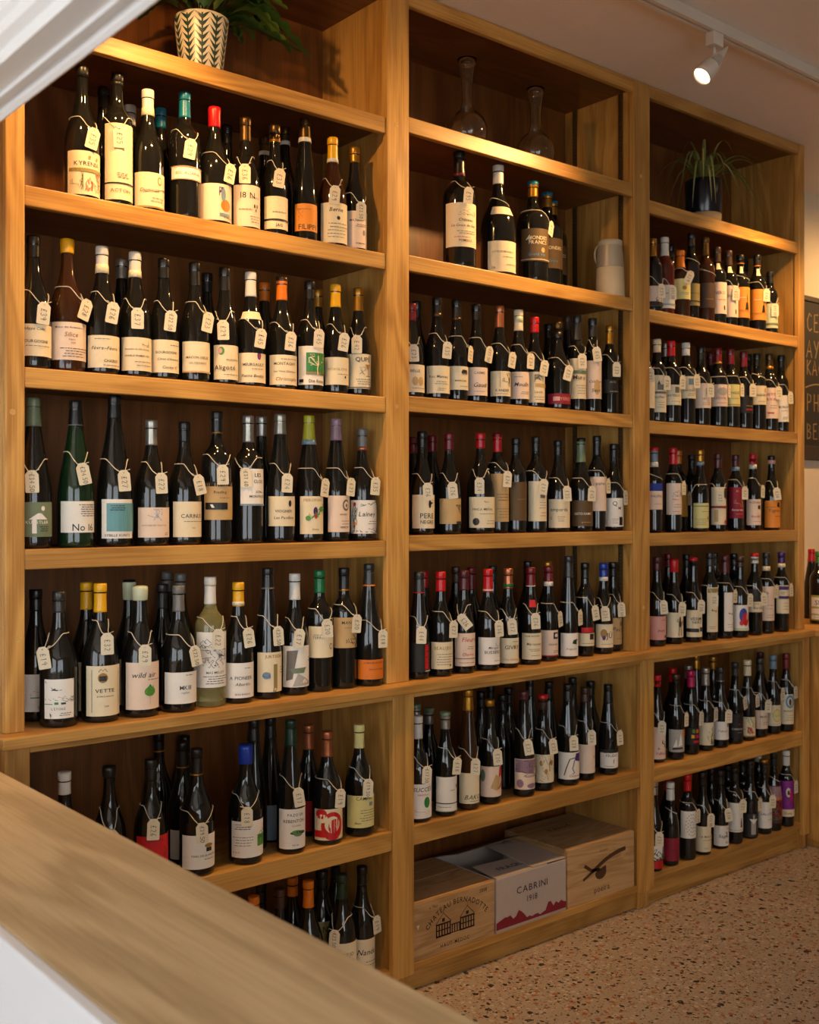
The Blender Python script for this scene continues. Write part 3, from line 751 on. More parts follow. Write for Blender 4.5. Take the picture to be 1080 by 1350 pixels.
row(0, SN[3], ZS[3], 0, 500, .25926, [
 b(163, 98, 'F', w=178, cap='sage', cb=238, L=(625, 802, 'sage'), ln='sage', tag=(162, 520, 2), P='£34.50', pr=[El(.2, .82, .09, .07, 'white'), Pg([(-.3, .1), (-.1, .1), (-.1, .5), (-.3, .5)], 'white'), Pg([(-.45, .5), (.4, .5), (.1, .68), (-.05, .68)], 'white'), T('KÜNSTLER', .1, .38, .10, 'white', 0, 1.1), Ln(-.0, .5, .14, .32, 3, 'ink')]),
 b(385, 112, 'F', w=178, g='green', cap='black', cb=235, cap2=('grey', .0, .003), L=(620, 780, 'white'), ln='numbered', tag=(423, 480, 12), P='£24.50', pr=[T('No 16', .35, .06, .26), Ln(-.1, .95, .5, .92, 6, 'ink'), T('2021', .8, .86, .06)]),
 b(581, 85, 'F', w=176, cap='black', cb=200, L=(610, 810, 'white'), ln='teal-panelled', tag=(628, 515, 5), P='£27', aw=66, ac=6, pr=[Q(-.72, .18, 1, .90, 'tealpanel'), T('SYBILLE KUNTZ', -.02, .05, .085), Ln(-.65, .3, .7, .86, 3, 'ink')]),
 b(770, 210, w=176, cap='silver', cb=335, L=(652, 805, 'pinkcream'), tag=(818, 528, 3), P='£22', aw=64, pr=[Sq(5, -.45, .56, .3, .94, 24, 'skyblue'), T('LE ROCHER DES VIOLETTES', .05, .38, .095, 'greyink'), Sq(4, .45, .08, .9, .24, 10, 'greyink')]),
 b(938, 220, w=168, cap='black', L=(622, 803, 'cream'), tag=(1008, 535, 14), P='£18', aw=64, ac=6, pr=[T('CARINUS', .3, .54, .13), Ln(-.4, .9, .40, .48, 1), T('2021', .35, .24, .05, 'greyink')]),
 b(1103, 166, 'X', w=154, cap='black', cb=275, cap2=('gold', .0, .004), L=(528, 715, 'tan'), ln='khaki', L2=[(520, 545, 'black', 70)], tag=(1132, 485, 2), P='£29', pr=[Q(-.9, .28, .35, .47, 'black'), Pg([(-.6, .42), (-.45, .42), (-.35, .33), (-.5, .33)], 'white'), T('Riesling', .1, .72, .09), Ln(-.1, .5, .56, .64, 1)]),
 b(1263, 188, 'X', w=150, cap='silver', cb=320, L=(455, 643, 'white'), tag=(1251, 500, 3), P='£37.60', aw=62, ac=14, pr=[T('LES', .35, .78, .12), T('CLOS', .4, .62, .10), Sq(7, .0, .36, .9, .5, 14, 'grey'), T('MONTROC', .35, .22, .08), Q(-1, .0, 1, .05, 'bluegrey')]),
 b(1330, 190, cap='silver', cb=290, bk=1),
 b(1425, 180, 'F', w=146, cap='silver', cb=280, L=(595, 747, 'cream'), ln='green-edged', tag=(1459, 527, -2), P='£24', pr=[Pl([(-.94, .05), (.94, .05), (.94, .95), (-.94, .95), (-.94, .05)], 'sage', .0016), El(.35, .76, .1, .11, 'ink'), T('VIOGNIER', .15, .46, .11), T('Les Pavillons', .2, .24, .11, 'ink', .2)]),
 b(1572, 187, 'F', w=142, cap='lime', cb=332, cap2=('bluegrey', .0, .014), L=(595, 787, 'cream'), ln='grape', tag=(1643, 550, -8), P='£24', aw=60, ac=4, pr=[T('PIEROPAN', .1, .86, .10, 'goldink'), El(.1, .6, .16, .12, 'purple'), El(.12, .48, .09, .08, 'redink'), Sq(2, -.6, .38, .9, .8, 24, 'leaf', .0014), El(-.4, .42, .18, .07, 'leaf'), El(.55, .66, .18, .07, 'leaf'), T('Soave', .3, .10, .06)]),
 b(1710, 203, 'F', w=134, cap='mauve', cb=310, L=(592, 777, 'pinkcream'), ln='ring-emblem', tag=(1775, 547, -6), P='£21', aw=62, ac=8, pr=[El(.35, .74, .30, .16, 'greyink'), El(.35, .74, .2, .10, 'pinkcream'), El(.37, .73, .10, .05, 'greyink'), T('ARNEIS', .35, .46, .06), Ln(-.2, .8, .1, .34, 3), T('VENICA', .4, .1, .06, 'ink')]),
 b(1843, 253, w=142, cap='grey', cb=362, cap2=('copper', .0, .012), L=(615, 785, 'white'), ln='floral-edged', tag=(1903, 543, -5), P='£35', pr=[Sq(1, -.95, .0, -.55, 1, 40, 'ink', .0008), Sq(2, -.6, .82, .95, 1, 40, 'ink', .0008), Sq(3, -.6, .0, .95, .16, 40, 'ink', .0008), El(-.7, .88, .09, .06, 'redink'), El(-.7, .3, .09, .06, 'orange'), T('Lainey', .25, .52, .16, 'ink', .2), Ln(.0, .8, .26, .4, 2)]),
])
row(0, SN[4], LEDGE, 0, 730, .25926, [
 b(300, 193, w=192, cap='charcoal', cb=300, L=(640, 840, 'white'), ln='village-sketch', tag=(228, 530, 10), P='£19', by=888, aw=46, ac=-16, pr=[Sq(3, -.95, .42, .95, .56, 50, 'greyink'), Pl([(-.95, .95), (-.4, .75), (.1, .72), (.95, .98)]), Sq(4, -.5, .72, .3, .8, 8, 'ink', .0009), Q(-.95, .36, -.4, .38, 'greenink'), Q(-.3, .36, -.05, .42, 'greenink'), Q(.1, .36, .4, .41, 'deepgreen'), T('L’ÉTOILE', .1, .22, .07, 'greyink'), Sq(9, -.6, .05, -.25, .18, 9), Ln(-.1, .8, .06, .16, 2)]),
 b(182, 183, w=170, cap='black', L=(615, 805, 'white'), ln='sketch', bk=1, by=857, aw=60, ac=-22, pr=[Sq(3, -.9, .4, .95, .56, 40, 'greyink'), Q(-.2, .36, .7, .39, 'greenink'), Sq(9, .2, .05, .5, .2, 9)]),
 b(510, 153, w=188, cap='yellow', cb=298, L=(572, 828, 'cream'), ln='crested', tag=(543, 460, 1), P='£32', by=862, aw=62, pr=[Pl([(-.68, .08), (.78, .08), (.78, .92), (-.68, .92), (-.68, .08)], 'greyink', .0009), El(-.15, .76, .24, .10, 'goldink'), Q(-.32, .70, .02, .80, 'ink'), Pl([(-.35, .88), (-.25, .94), (-.15, .9), (-.05, .94), (.05, .88)], 'goldink', .001), T('VETTE', .12, .47, .085, 'ink', 0, 1.25), T('di San Leonardo', .15, .38, .04), T('2021', .2, .18, .04)]),
 b(440, 147, cap='yellow', cb=285, L=(552, 800, 'cream'), bk=1, by=832),
 b(712, 165, w=186, cap='palegreen', wax=1, cb=238, L=(555, 795, 'pinkcream'), ln='tuft', tag=(735, 517, 0), P='£29', by=836, aw=64, pr=[T('wild air', .1, .68, .13, 'ink', .25, 1.1), Ln(.1, .9, .6, .66, 1), El(.22, .38, .28, .10, 'leaf'), Pg([(-.05, .38), (.5, .38), (.22, .54)], 'greenink'), Pg([(.0, .36), (.1, .5), (.15, .36)], 'lime'), Pg([(.25, .36), (.4, .52), (.42, .36)], 'leaf'), Q(.21, .12, .23, .3, 'tan')]),
 b(657, 135, cap='palegreen', wax=1, cb=236, top='black', L=(538, 770, 'cream'), bk=1, by=805),
 b(908, 163, w=178, cap='grey', cb=295, L=(605, 765, 'white'), ln='lettered', tag=(985, 525, 12), P='£22.50', by=810, aw=66, pr=[T('MKIII', .3, .44, .16, 'ink'), T('raphyr', .3, .32, .08, 'greyink'), Ln(.1, .5, .88, .93, 1)]),
 b(826, 155, cap='charcoal', cb=280, bk=1, by=770),
 b(918, 103, cap='grey', bk=1, by=745), b(850, 95, cap='grey', bk=1, by=750),
 b(1069, 120, 'X', w=158, g='clear', cap='whitecap', cb=257, L=(400, 682, 'white'), ln='doodle', tag=(1106, 435, -3), P='£22', by=783, aw=74, pr=[Sq(4, -.8, .72, -.1, .95, 26, 'ink', .0007), Sq(6, -.8, .36, .7, .68, 60, 'ink', .0007), T('MAS MELLET', .25, .25, .05), Ln(-.6, .8, .05, .22, 4, 'ink'), Sq(8, .2, .5, .9, .6, 20, 'ink', .0007)]),
 b(1212, 147, w=152, cap='yellow', cb=268, cap2=('whitecap', .003, .012), L=(557, 735, 'white'), ln='plain white', tag=(1261, 428, 8), P='£26', by=764, pr=[T('A PIONEER', .1, .52, .12), T('Albariño', .2, .35, .10, 'ink', .25), T('RÍAS BAIXAS', .2, .08, .06), Ln(.1, .5, .82, .88, 1)]),
 b(1361, 73, 'F', w=142, cap='black', cb=180, cap2=('grey', .0, .004), L=(503, 705, 'cream'), ln='J-initialled', tag=(1411, 420, 4), P='£25.50', by=742, aw=62, pr=[T('J', .3, .10, .72, 'khaki', 0, 1.1), T('JURTSCH', .35, .86, .09, 'goldink'), El(-.35, .42, .26, .09, 'bluegrey'), Sq(3, -.6, .34, -.1, .5, 20, 'blue'), Ln(.6, .95, .45, .65, 3)]),
 b(1499, 103, w=142, cap='whitecap', cb=235, L=(470, 680, 'white'), ln='collage', tag=(1519, 430, -8), P='£17', by=722, aw=72, pr=[Pg([(-.75, .15), (-.35, .2), (-.05, .9), (-.7, .88)], 'greyink'), Pg([(-.6, .45), (.45, .48), (.3, .34), (-.3, .34)], 'sage'), Pg([(-.35, .02), (.95, .06), (.4, .22), (-.05, .34)], 'silver'), Pg([(.1, .1), (.6, .1), (.35, .2)], 'white'), Ln(.55, .95, .6, .75, 2)]),
 b(1625, 85, 'X', w=136, cap='green', cb=200, L=(370, 530, 'cream'), tag=(1661, 380, 6), P='£20', by=705, pr=[T('TERRA', -.2, .6, .10, 'greyink'), El(.55, .35, .14, .10, 'greyink'), El(.55, .35, .10, .07, 'cream'), Ln(-.6, .1, .7, .76, 1)]),
 b(1749, 73, 'X', w=130, cap='black', cb=190, cap2=('gold', .0, .005), L=(325, 480, 'tan'), ln='tan', tag=(1806, 358, -5), P='£20', by=688, pr=[T('MAN', .1, .78, .12), Sq(3, -.1, .02, .9, .48, 50, 'ink', .001), Ln(-.2, .3, .62, .7, 1)]),
 b(1877, 52, 'F', w=142, cap='charcoal', cb=165, cap2=('orange', .0, .004), L=(540, 640, 'orange'), ln='orange', tag=(1940, 435, 0), P='£18', by=676, pr=[T('DOMAINE DES DEUX', .3, .8, .11), T('Gewurztraminer', .5, .48, .10), T('N. Clauss', .3, .06, .22, 'gold', .25)]),
], base='ledge', Yf=.0)
row(0, SN[5], LOW, 50, 930, .24074, [
 b(146, 365, w=180, cap='whitecap', L=(700, 880, 'white'), Y=.045, ln='white'),
 b(391, 330, w=180, cap='black', wax=1, cb=400, tag=(405, 740, 0), Y=.045, rise=.05),
 b(618, 295, w=184, cap='black', L=(720, 880, 'red'), ln='red', tag=(632, 680, -2), P='£26', Y=.03, pr=[T('VALLFERRA', .1, .82, .10), Sq(3, -.6, .2, .6, .6, 20, 'ink')]),
 b(650, 150, cap='black', cap2=('gold', .0, .004), bk=1, by=780), b(708, 168, cap='black', cap2=('gold', .0, .004), bk=1, by=810),
 b(870, 237, w=190, cap='black', cb=385, cap2=('gold', .0, .004), L=(715, 900, 'white'), ln='white', tag=(897, 700, 2), P='£29.50', by=945, pr=[T('TERRE DES BLANCHES', .35, .36, .07), El(.35, .68, .22, .06, 'goldink'), Q(.2, .5, .5, .62, 'ink'), Ln(.1, .7, .24, .32, 1)]),
 b(793, 200, cap='black', cb=345, cap2=('gold', .0, .004), L=(685, 845, 'white'), bk=1, by=880),
 b(1138, 215, w=186, cap='blue', wax=1, cb=323, L=(637, 836, 'white'), ln='basket', tag=(1144, 609, 0), P='£18', by=885, pr=[Q(.35, .28, .95, .6, 'leaf'), Sq(4, .4, .5, .95, .85, 24, 'ink', .0007), Ln(-.9, .1, .76, .94, 3, 'ink'), Ln(-.9, .2, .3, .6, 4), T('* * *', -.7, .1, .08)]),
 b(1182, 78, 'F', cap='black', bk=1, by=800),
 b(1385, 80, 'F', w=155, cap='deepgreen', cb=222, L=(570, 788, 'white'), ln='leaf', tag=(1426, 504, 9), P='£17', by=832, pr=[T('PAZO DE', .25, .82, .08), T('REBENTÓN', .15, .66, .11), T('Godello', .3, .56, .06, 'goldink'), El(.2, .40, .48, .05, 'deepgreen'), El(.1, .42, .3, .05, 'leaf'), El(.2, .35, .25, .04, 'sage'), T('Val do', .2, .08, .05)]),
 b(1274, 66, 'F', cap='black', L=(548, 747, 'bluegrey'), bk=1, by=790),
 b(1584, 142, w=166, cap='copper', cb=283, L=(570, 740, 'cream'), ln='red-swirl', tag=(1650, 515, -4), P='£19', by=770, pr=[El(.05, .45, .62, .46, 'red'), El(.05, .5, .42, .27, 'cream'), El(.18, .42, .36, .26, 'red'), El(.3, .5, .13, .12, 'cream'), Q(-.95, .1, -.3, .32, 'red'), El(-.55, .85, .3, .16, 'red'), El(-.5, .7, .3, .14, 'cream')]),
 b(1481, 107, cap='copper', cb=243, L=(525, 690, 'red'), bk=1, by=720),
 b(1760, 105, w=160, cap='paleyellow', cb=236, L=(496, 672, 'paleyellow'), ln='pale yellow', tag=(1805, 454, -2), P='£19.50', by=722, pr=[T('CAMINO', .3, .86, .12), Q(.35, .66, .6, .78, 'bluegrey'), Ln(-.2, .9, .18, .58, 5), T('Blanc', -.2, .12, .07)]),
], base='low', lower=True)
row(0, SN[6], BOT, 280, 930, .26652, [
 b(205, 945, cap='orange', Y=.05), b(333, 905, cap='brown', Y=.06), b(397, 850, cap='orange', bk=1, Y=.14),
 b(475, 868, w=145, cap='orange', cb=1003, Y=.04), b(542, 815, w=160, cap='black', L=(1075, 1240, 'khaki'), ln='khaki', Y=.05, bk=1, pr=[T('N', .1, .7, .2)]),
 b(640, 835, w=145, cap='deepgreen', cb=960, L=(1180, 1330, 'cream'), tag=(607, 1155, -4), Y=.025, pr='VERDEJO'), b(240, 880, cap='black', bk=1, Y=.2),
 b(740, 795, w=128, cap='black', L=(1160, 1330, 'cream'), tag=(805, 1100, 6), P='£19', Y=.03, pr=[T('Nandu', .3, .55, .22, 'ink', .3), Ln(-.2, .8, .2, .4, 2)]),
 b(690, 760, cap='black', bk=1, Y=.2),
], lower=True)

# ------------------------------------------------------------------ carafe bay
SN = shelf_names(1); ZS = [Z0 + z for z in SHELF[1]]
row(1, SN[1], ZS[1], 520, 40, .31481, [
 b(272, 512, 'X', w=138, cap='black', cb=612, cap2=('darkred', .004, .012), L=(720, 905, 'cream'), ln='château', tag=(308, 690, -5), P='£95', pr=[Sq(4, -.3, .72, .7, .92, 34, 'ink'), T('Château', .3, .58, .08, 'ink', .2), T('La Croix de Gay', .2, .46, .10, 'ink', .2), Ln(-.4, .8, .28, .38, 2), T('POMEROL', .3, .12, .06), Ln(-.5, .4, .2, .24, 1, 'redink')]),
 b(435, 570, 'B', w=152, cap='whitecap', cb=642, L2=[(735, 770, 'cream', 50)], L=(880, 1015, 'cream'), ln='cream', loop=710, aw=56, ac=4, pr=[T('CÔTE DE BROUILLY', .1, .62, .09), Ln(-.1, .6, .46, .5, 1), T('1.5L', -.6, .1, .08), Ln(.1, .9, .2, .28, 1)]),
 b(580, 637, 'X', w=132, cap='gold', cb=697, top='teal', L=(828, 965, 'bronze'), ln='bronze', tag=(655, 815, -16), aw=62, pr=[T('4', -.5, .58, .26, 'cream'), T('MONDES', .25, .66, .13, 'cream'), T('FRANCS', .25, .52, .13, 'cream'), El(.35, .34, .12, .08, 'tan'), T('Grand Vin', .15, .16, .10, 'skyblue'), Q(-1, .04, 1, .06, 'cream')]),
 b(640, 683, 'X', w=128, cap='gold', top='teal', L=(868, 995, 'bronze'), ln='bronze', bk=1, Y=.15, pr=[T('4', -.3, .58, .26, 'cream'), T('MONDES', .35, .62, .13, 'cream'), T('Grand', .3, .2, .10, 'skyblue')]),
 b(663, 718, 'X', w=124, cap='gold', top='teal', L=(900, 1020, 'bronze'), ln='bronze', bk=1, Y=.25, pr=[T('FRANCS', .35, .6, .13, 'cream')]),
], Yf=.065)
row(1, SN[2], ZS[2], 530, 370, .2963, [
 b(42, 105, cap='darkred', L=(372, 495, 'cream'), tag=(53, 322, 3), P='£23', pr=[T('BELLE', .2, .72, .12), El(.0, .4, .2, .16, 'tan'), El(.4, .4, .2, .16, 'tan'), Ln(-.2, .8, .08, .2, 1)]),
 b(65, 95, cap='black', bk=1),
 b(156, 78, w=112, cap='black', cb=160, cap2=('bronze', .0, .012), L=(378, 500, 'cream'), tag=(197, 308, -5), P='£35', pr='Roc Mancey'),
 b(243, 88, w=102, cap='black', cb=175, cap2=('bronze', .0, .008), L=(380, 485, 'cream'), ln='cottage', tag=(300, 320, -8), pr=[Pg([(.1, .72), (.7, .72), (.6, .86), (.2, .86)], 'ink'), Q(.15, .66, .65, .72, 'greyink'), T('BOURGUEIL', .3, .35, .08), Ln(.0, .8, .1, .2, 1)]),
 b(331, 107, w=98, cap='black', L=(385, 510, 'pinkcream'), tag=(380, 325, -12), pr=[T('CADRE', .2, .76, .10), T('Gaudí', .3, .30, .18, 'ink', .3), Ln(-.4, .5, .1, .18, 1)]),
 b(434, 115, w=98, cap='copper', cb=208, L=(402, 513, 'cream'), ln='rider', tag=(483, 350, -10), pr=[Sq(3, .0, .4, .7, .95, 40, 'ink', .0009), Pl([(-.2, .35), (.9, .35), (.9, .95), (-.2, .95), (-.2, .35)]), T('KANDER', .2, .18, .12), Ln(-.6, .5, .06, .12, 1)]),
 b(519, 133, w=94, cap='cream', cb=222, cap2=('palegreen', .028, .048), L=(405, 525, 'pinkcream'), tag=(566, 355, -4), pr=[T('Moulin', .2, .46, .18, 'ink', .3), Ln(-.6, .1, .78, .84, 1), Ln(-.2, .8, .16, .28, 2)]),
 b(590, 165, w=90, cap='red', cb=230, L=(405, 542, 'cream'), ln='landscape', tag=(628, 388, -10), pr=[Q(-.2, .5, 1, .62, 'tan'), Sq(8, -.2, .5, .9, .9, 34, 'brown', .0008), T('SAVIA', .3, .3, .08), Ln(-.3, .8, .06, .22, 2)]),
 b(694, 188, w=110, cap='bronze', cb=222, cap2=('black', -.03, -.004), L=(502, 548, 'crimson'), ln='crimson', tag=(737, 410, -15), pr=[T('PINYERES', .3, .35, .36, 'pink'), Q(-.55, .3, -.1, .7, 'pink')]),
 b(652, 195, cap='black', bk=1),
 b(779, 158, 'X', w=76, cap='charcoal', cb=265, L=(345, 525, 'cream'), tag=(800, 358, 2), pr=[Q(-1, .62, 1, .7, 'sage'), T('Muro', .2, .48, .12, 'brown'), Ln(-.3, .8, .1, .36, 4)]),
 b(738, 160, cap='brown', bk=1),
 b(848, 170, 'X', w=74, cap='charcoal', cb=250, L=(355, 525, 'pinkcream'), ln='gothic-script', tag=(867, 328, 8), pr=[T('Cabernet', .3, .42, .20, 'ink', .25), El(.2, .3, .3, .2, 'tan'), T('Sauv', .3, .18, .10, 'ink', .2)]),
 b(924, 202, 'X', w=76, cap='gold', cb=282, L=(440, 500, 'black'), ln='black', tag=(952, 395, 0), pr=[T('ALTO', .3, .76, .14, 'silver'), Ln(-.2, .8, .05, .2, 1, 'silver')]),
])
row(1, SN[3], ZS[3], 530, 550, .2963, [
 b(90, 65, w=108, cap='black', L=(345, 495, 'cream'), ln='toucan', tag=(113, 330, 3), P='£26', pr=[T('PERE', .35, .30, .18), T('NEGRE', .35, .14, .12), El(.3, .72, .10, .12, 'ink'), Pg([(.3, .8), (.6, .76), (.35, .7)], 'ink')]),
 b(50, 90, cap='darkred', bk=1), b(135, 83, cap='darkred', bk=1),
 b(210, 73, w=104, cap='darkred', L=(362, 475, 'tan'), ln='tan', tag=(225, 325, 5), P='£26', pr=[Sq(6, .2, .1, .9, .75, 26, 'ink', .0008), Q(.3, -.0, 1, .1, 'ink')]),
 b(350, 73, 'B', w=124, cap='red', cb=138, L=(355, 492, 'cream'), tag=(345, 305, 0), P='£34', pr=[T('FINCA MEÑAL', .1, .56, .15), T('Tinto', .3, .82, .06), Ln(-.3, .8, .40, .5, 1), El(-.5, .2, .2, .12, 'ink'), Ln(.0, .8, .1, .26, 2)]),
 b(425, 72, 'X', w=100, cap='red', cb=155, top='darkred', L=(252, 465, 'tan'), ln='tall tan', tag=(465, 275, -4), P='£26', pr=[Ln(-.3, .8, .42, .6, 3, 'ink'), Ln(-.3, .8, .06, .3, 4)]),
 b(508, 95, 'X', w=92, cap='black', L=(288, 460, 'bronze'), ln='bronze', aw=60, ac=8, pr=[Pl([(-.9, .05), (.9, .05), (.9, .95), (-.9, .95), (-.9, .05)], 'goldink'), Ln(-.3, .6, .5, .6, 1, 'goldink')]),
 b(597, 88, 'X', w=94, cap='black', L=(285, 463, 'cream'), ln='tall cream', tag=(627, 310, -8), P='£17', aw=62, pr=[Pl([(-.92, .04), (.92, .04), (.92, .96), (-.92, .96), (-.92, .04)], 'goldink'), Q(.1, .58, .6, .68, 'greyink'), Ln(-.1, .8, .3, .5, 3), Ln(-.0, .8, .1, .25, 2, 'redink')]),
 b(695, 105, w=102, cap='black', L=(365, 492, 'cream'), tag=(732, 340, 4), pr=[T('emporda', .0, .58, .16), Ln(-.3, .3, .2, .42, 3), T('Q', -.75, .3, .1, 'redink')]),
 b(797, 95, w=102, cap='sage', cb=200, top='black', L=(370, 485, 'bronze'), ln='brown', tag=(840, 340, -3), pr=[T('SISTO·SAMO', .1, .44, .13, 'white'), Ln(-.2, .6, .1, .2, 1, 'tan')]),
 b(868, 85, 'X', w=80, cap='black', cb=170, L=(265, 417, 'pinkcream'), ln='pale pink', tag=(917, 305, 2), pr=[T('pares', .35, .76, .11), Pl([(-.8, .35), (.9, .05)], 'ink', .0014), Pl([(-.8, .28), (.9, -.0)], 'greyink', .001)]),
 b(943, 120, w=84, cap='black', L=(360, 487, 'white'), ln='white', tag=(997, 358, 4), P='£24', pr=[T('Q', .0, .74, .18), Q(.25, .05, .6, .34, 'ink'), Ln(-.4, .2, .1, .3, 3), T('M', .5, .6, .12)]),
])
row(1, SN[4], LEDGE, 530, 720, .2963, [
 b(76, 115, 'F', w=94, cap='charcoal', cb=210, cap2=('red', .0, .003), L=(430, 560, 'black'), ln='red-lettered', tag=(87, 395, -2), P='£44', by=594, pr=[Q(.25, .08, .6, .92, 'red'), Pl([(.3, .3), (.55, .3)], 'ink', .001), Pl([(.3, .5), (.55, .5)], 'ink', .001), Pl([(.3, .7), (.55, .7)], 'ink', .001), Q(.25, .0, .9, .05, 'silver')]),
 b(97, 112, cap='red', bk=1, Y=.12),
 b(173, 115, w=104, cap='red', cb=202, L=(428, 548, 'cream'), ln='cream', tag=(222, 372, -2), P='£27', by=582, pr=[T('BEAUJEU', .1, .72, .16, 'goldink'), Ln(-.6, .8, .12, .6, 5), Q(.4, .1, .55, .18, 'greenink')]),
 b(276, 110, w=98, cap='maroon', cb=197, L=(388, 535, 'pinkcream'), ln='red-script', tag=(278, 335, 38), P='£26', by=568, pr=[T('Fleurie', .5, .74, .18, 'redink', .25), Q(-1, .22, 1, .24, 'ink'), T('Chavot', .3, .32, .10, 'redink', .2), Ln(-.1, .7, .5, .62, 2), Ln(-.6, .7, .05, .16, 1)]),
 b(240, 92, cap='brown', bk=1, Y=.13), b(310, 95, cap='darkred', cb=195, bk=1, Y=.13),
 b(383, 103, w=104, cap='red', cb=205, cap2=('whitecap', .004, .009), L=(407, 528, 'white'), tag=(427, 368, 4), P='£36', by=556, pr=[Sq(3, .3, .56, .9, .95, 26, 'greyink'), T('BUSSIÈRE', .35, .40, .13), T('Morgon', .4, .58, .1, 'ink', .2), Ln(.2, .8, .08, .2, 1)]),
 b(473, 100, w=92, cap='copper', cb=190, cap2=('green', .006, .016), L=(410, 522, 'cream'), tag=(490, 357, 5), by=543, pr=[T('GIVRY', .35, .56, .18), T('Clos Salomon', .2, .12, .12, 'goldink', .25), Ln(.1, .7, .82, .9, 1)]),
 b(405, 88, cap='black', bk=1, Y=.12),
 b(573, 95, w=94, cap='darkred', cb=180, cap2=('whitecap', .0, .003), L=(388, 505, 'cream'), tag=(593, 333, 3), P='£26', by=529, L2=[(240, 272, 'red', 26)], pr=[T('Marsannay', .3, .54, .16, 'ink', .2), T('RENÉ BOUVIER', .1, .86, .07), Ln(-.4, .7, .3, .42, 2), Ln(-.2, .6, .1, .2, 1)]),
 b(560, 68, cap='black', bk=1, Y=.13),
 b(652, 90, w=84, cap='darkred', cb=178, cap2=('whitecap', .0, .015), L=(375, 490, 'pinkcream'), ln='black-square', tag=(700, 328, 8), P='£28', by=514, pr=[Q(.2, .66, .75, .92, 'ink'), El(.5, .8, .16, .07, 'white'), T('SERIANS', .4, .42, .08), Q(-1, .0, 1, .04, 'redink'), Ln(.1, .8, .12, .24, 2)]),
 b(648, 70, cap='gold', bk=1, Y=.13),
 b(741, 45, 'F', w=84, cap='charcoal', cb=140, L=(388, 490, 'white'), ln='bird', tag=(790, 322, 3), P='£21', by=504, pr=[Pg([(.1, .55), (.55, .5), (.6, .75), (.2, .7)], 'deepgreen'), Pg([(.5, .6), (.8, .78), (.6, .72)], 'khaki'), T('Frappato', .25, .28, .1, 'greyink', .2)]),
 b(815, 75, 'X', w=80, cap='black', cb=145, L=(388, 445, 'cream'), ln='red-headed', tag=(855, 298, 10), P='£18', by=492, L2=[(362, 384, 'red', 40)], pr=[Q(.2, .5, .7, .95, 'ink'), Ln(-.5, .9, .1, .3, 1)]),
 b(897, 77, w=84, cap='blue', cb=155, cap2=('whitecap', .0, .014), L=(348, 452, 'cream'), ln='gold-emblem', tag=(905, 300, 6), by=481, pr=[T('JÜ', .55, .4, .28), El(-.2, .6, .28, .2, 'goldink'), El(-.2, .42, .14, .1, 'purple'), Ln(-.4, .8, .1, .2, 1)]),
 b(943, 72, w=74, cap='black', L=(320, 438, 'tan'), ln='tan', tag=(972, 282, 4), by=468, pr=[T('Pac', .3, .5, .18, 'ink', .3), Q(.5, .7, .8, .85, 'greyink'), Ln(.1, .8, .14, .3, 1)]),
], base='ledge')
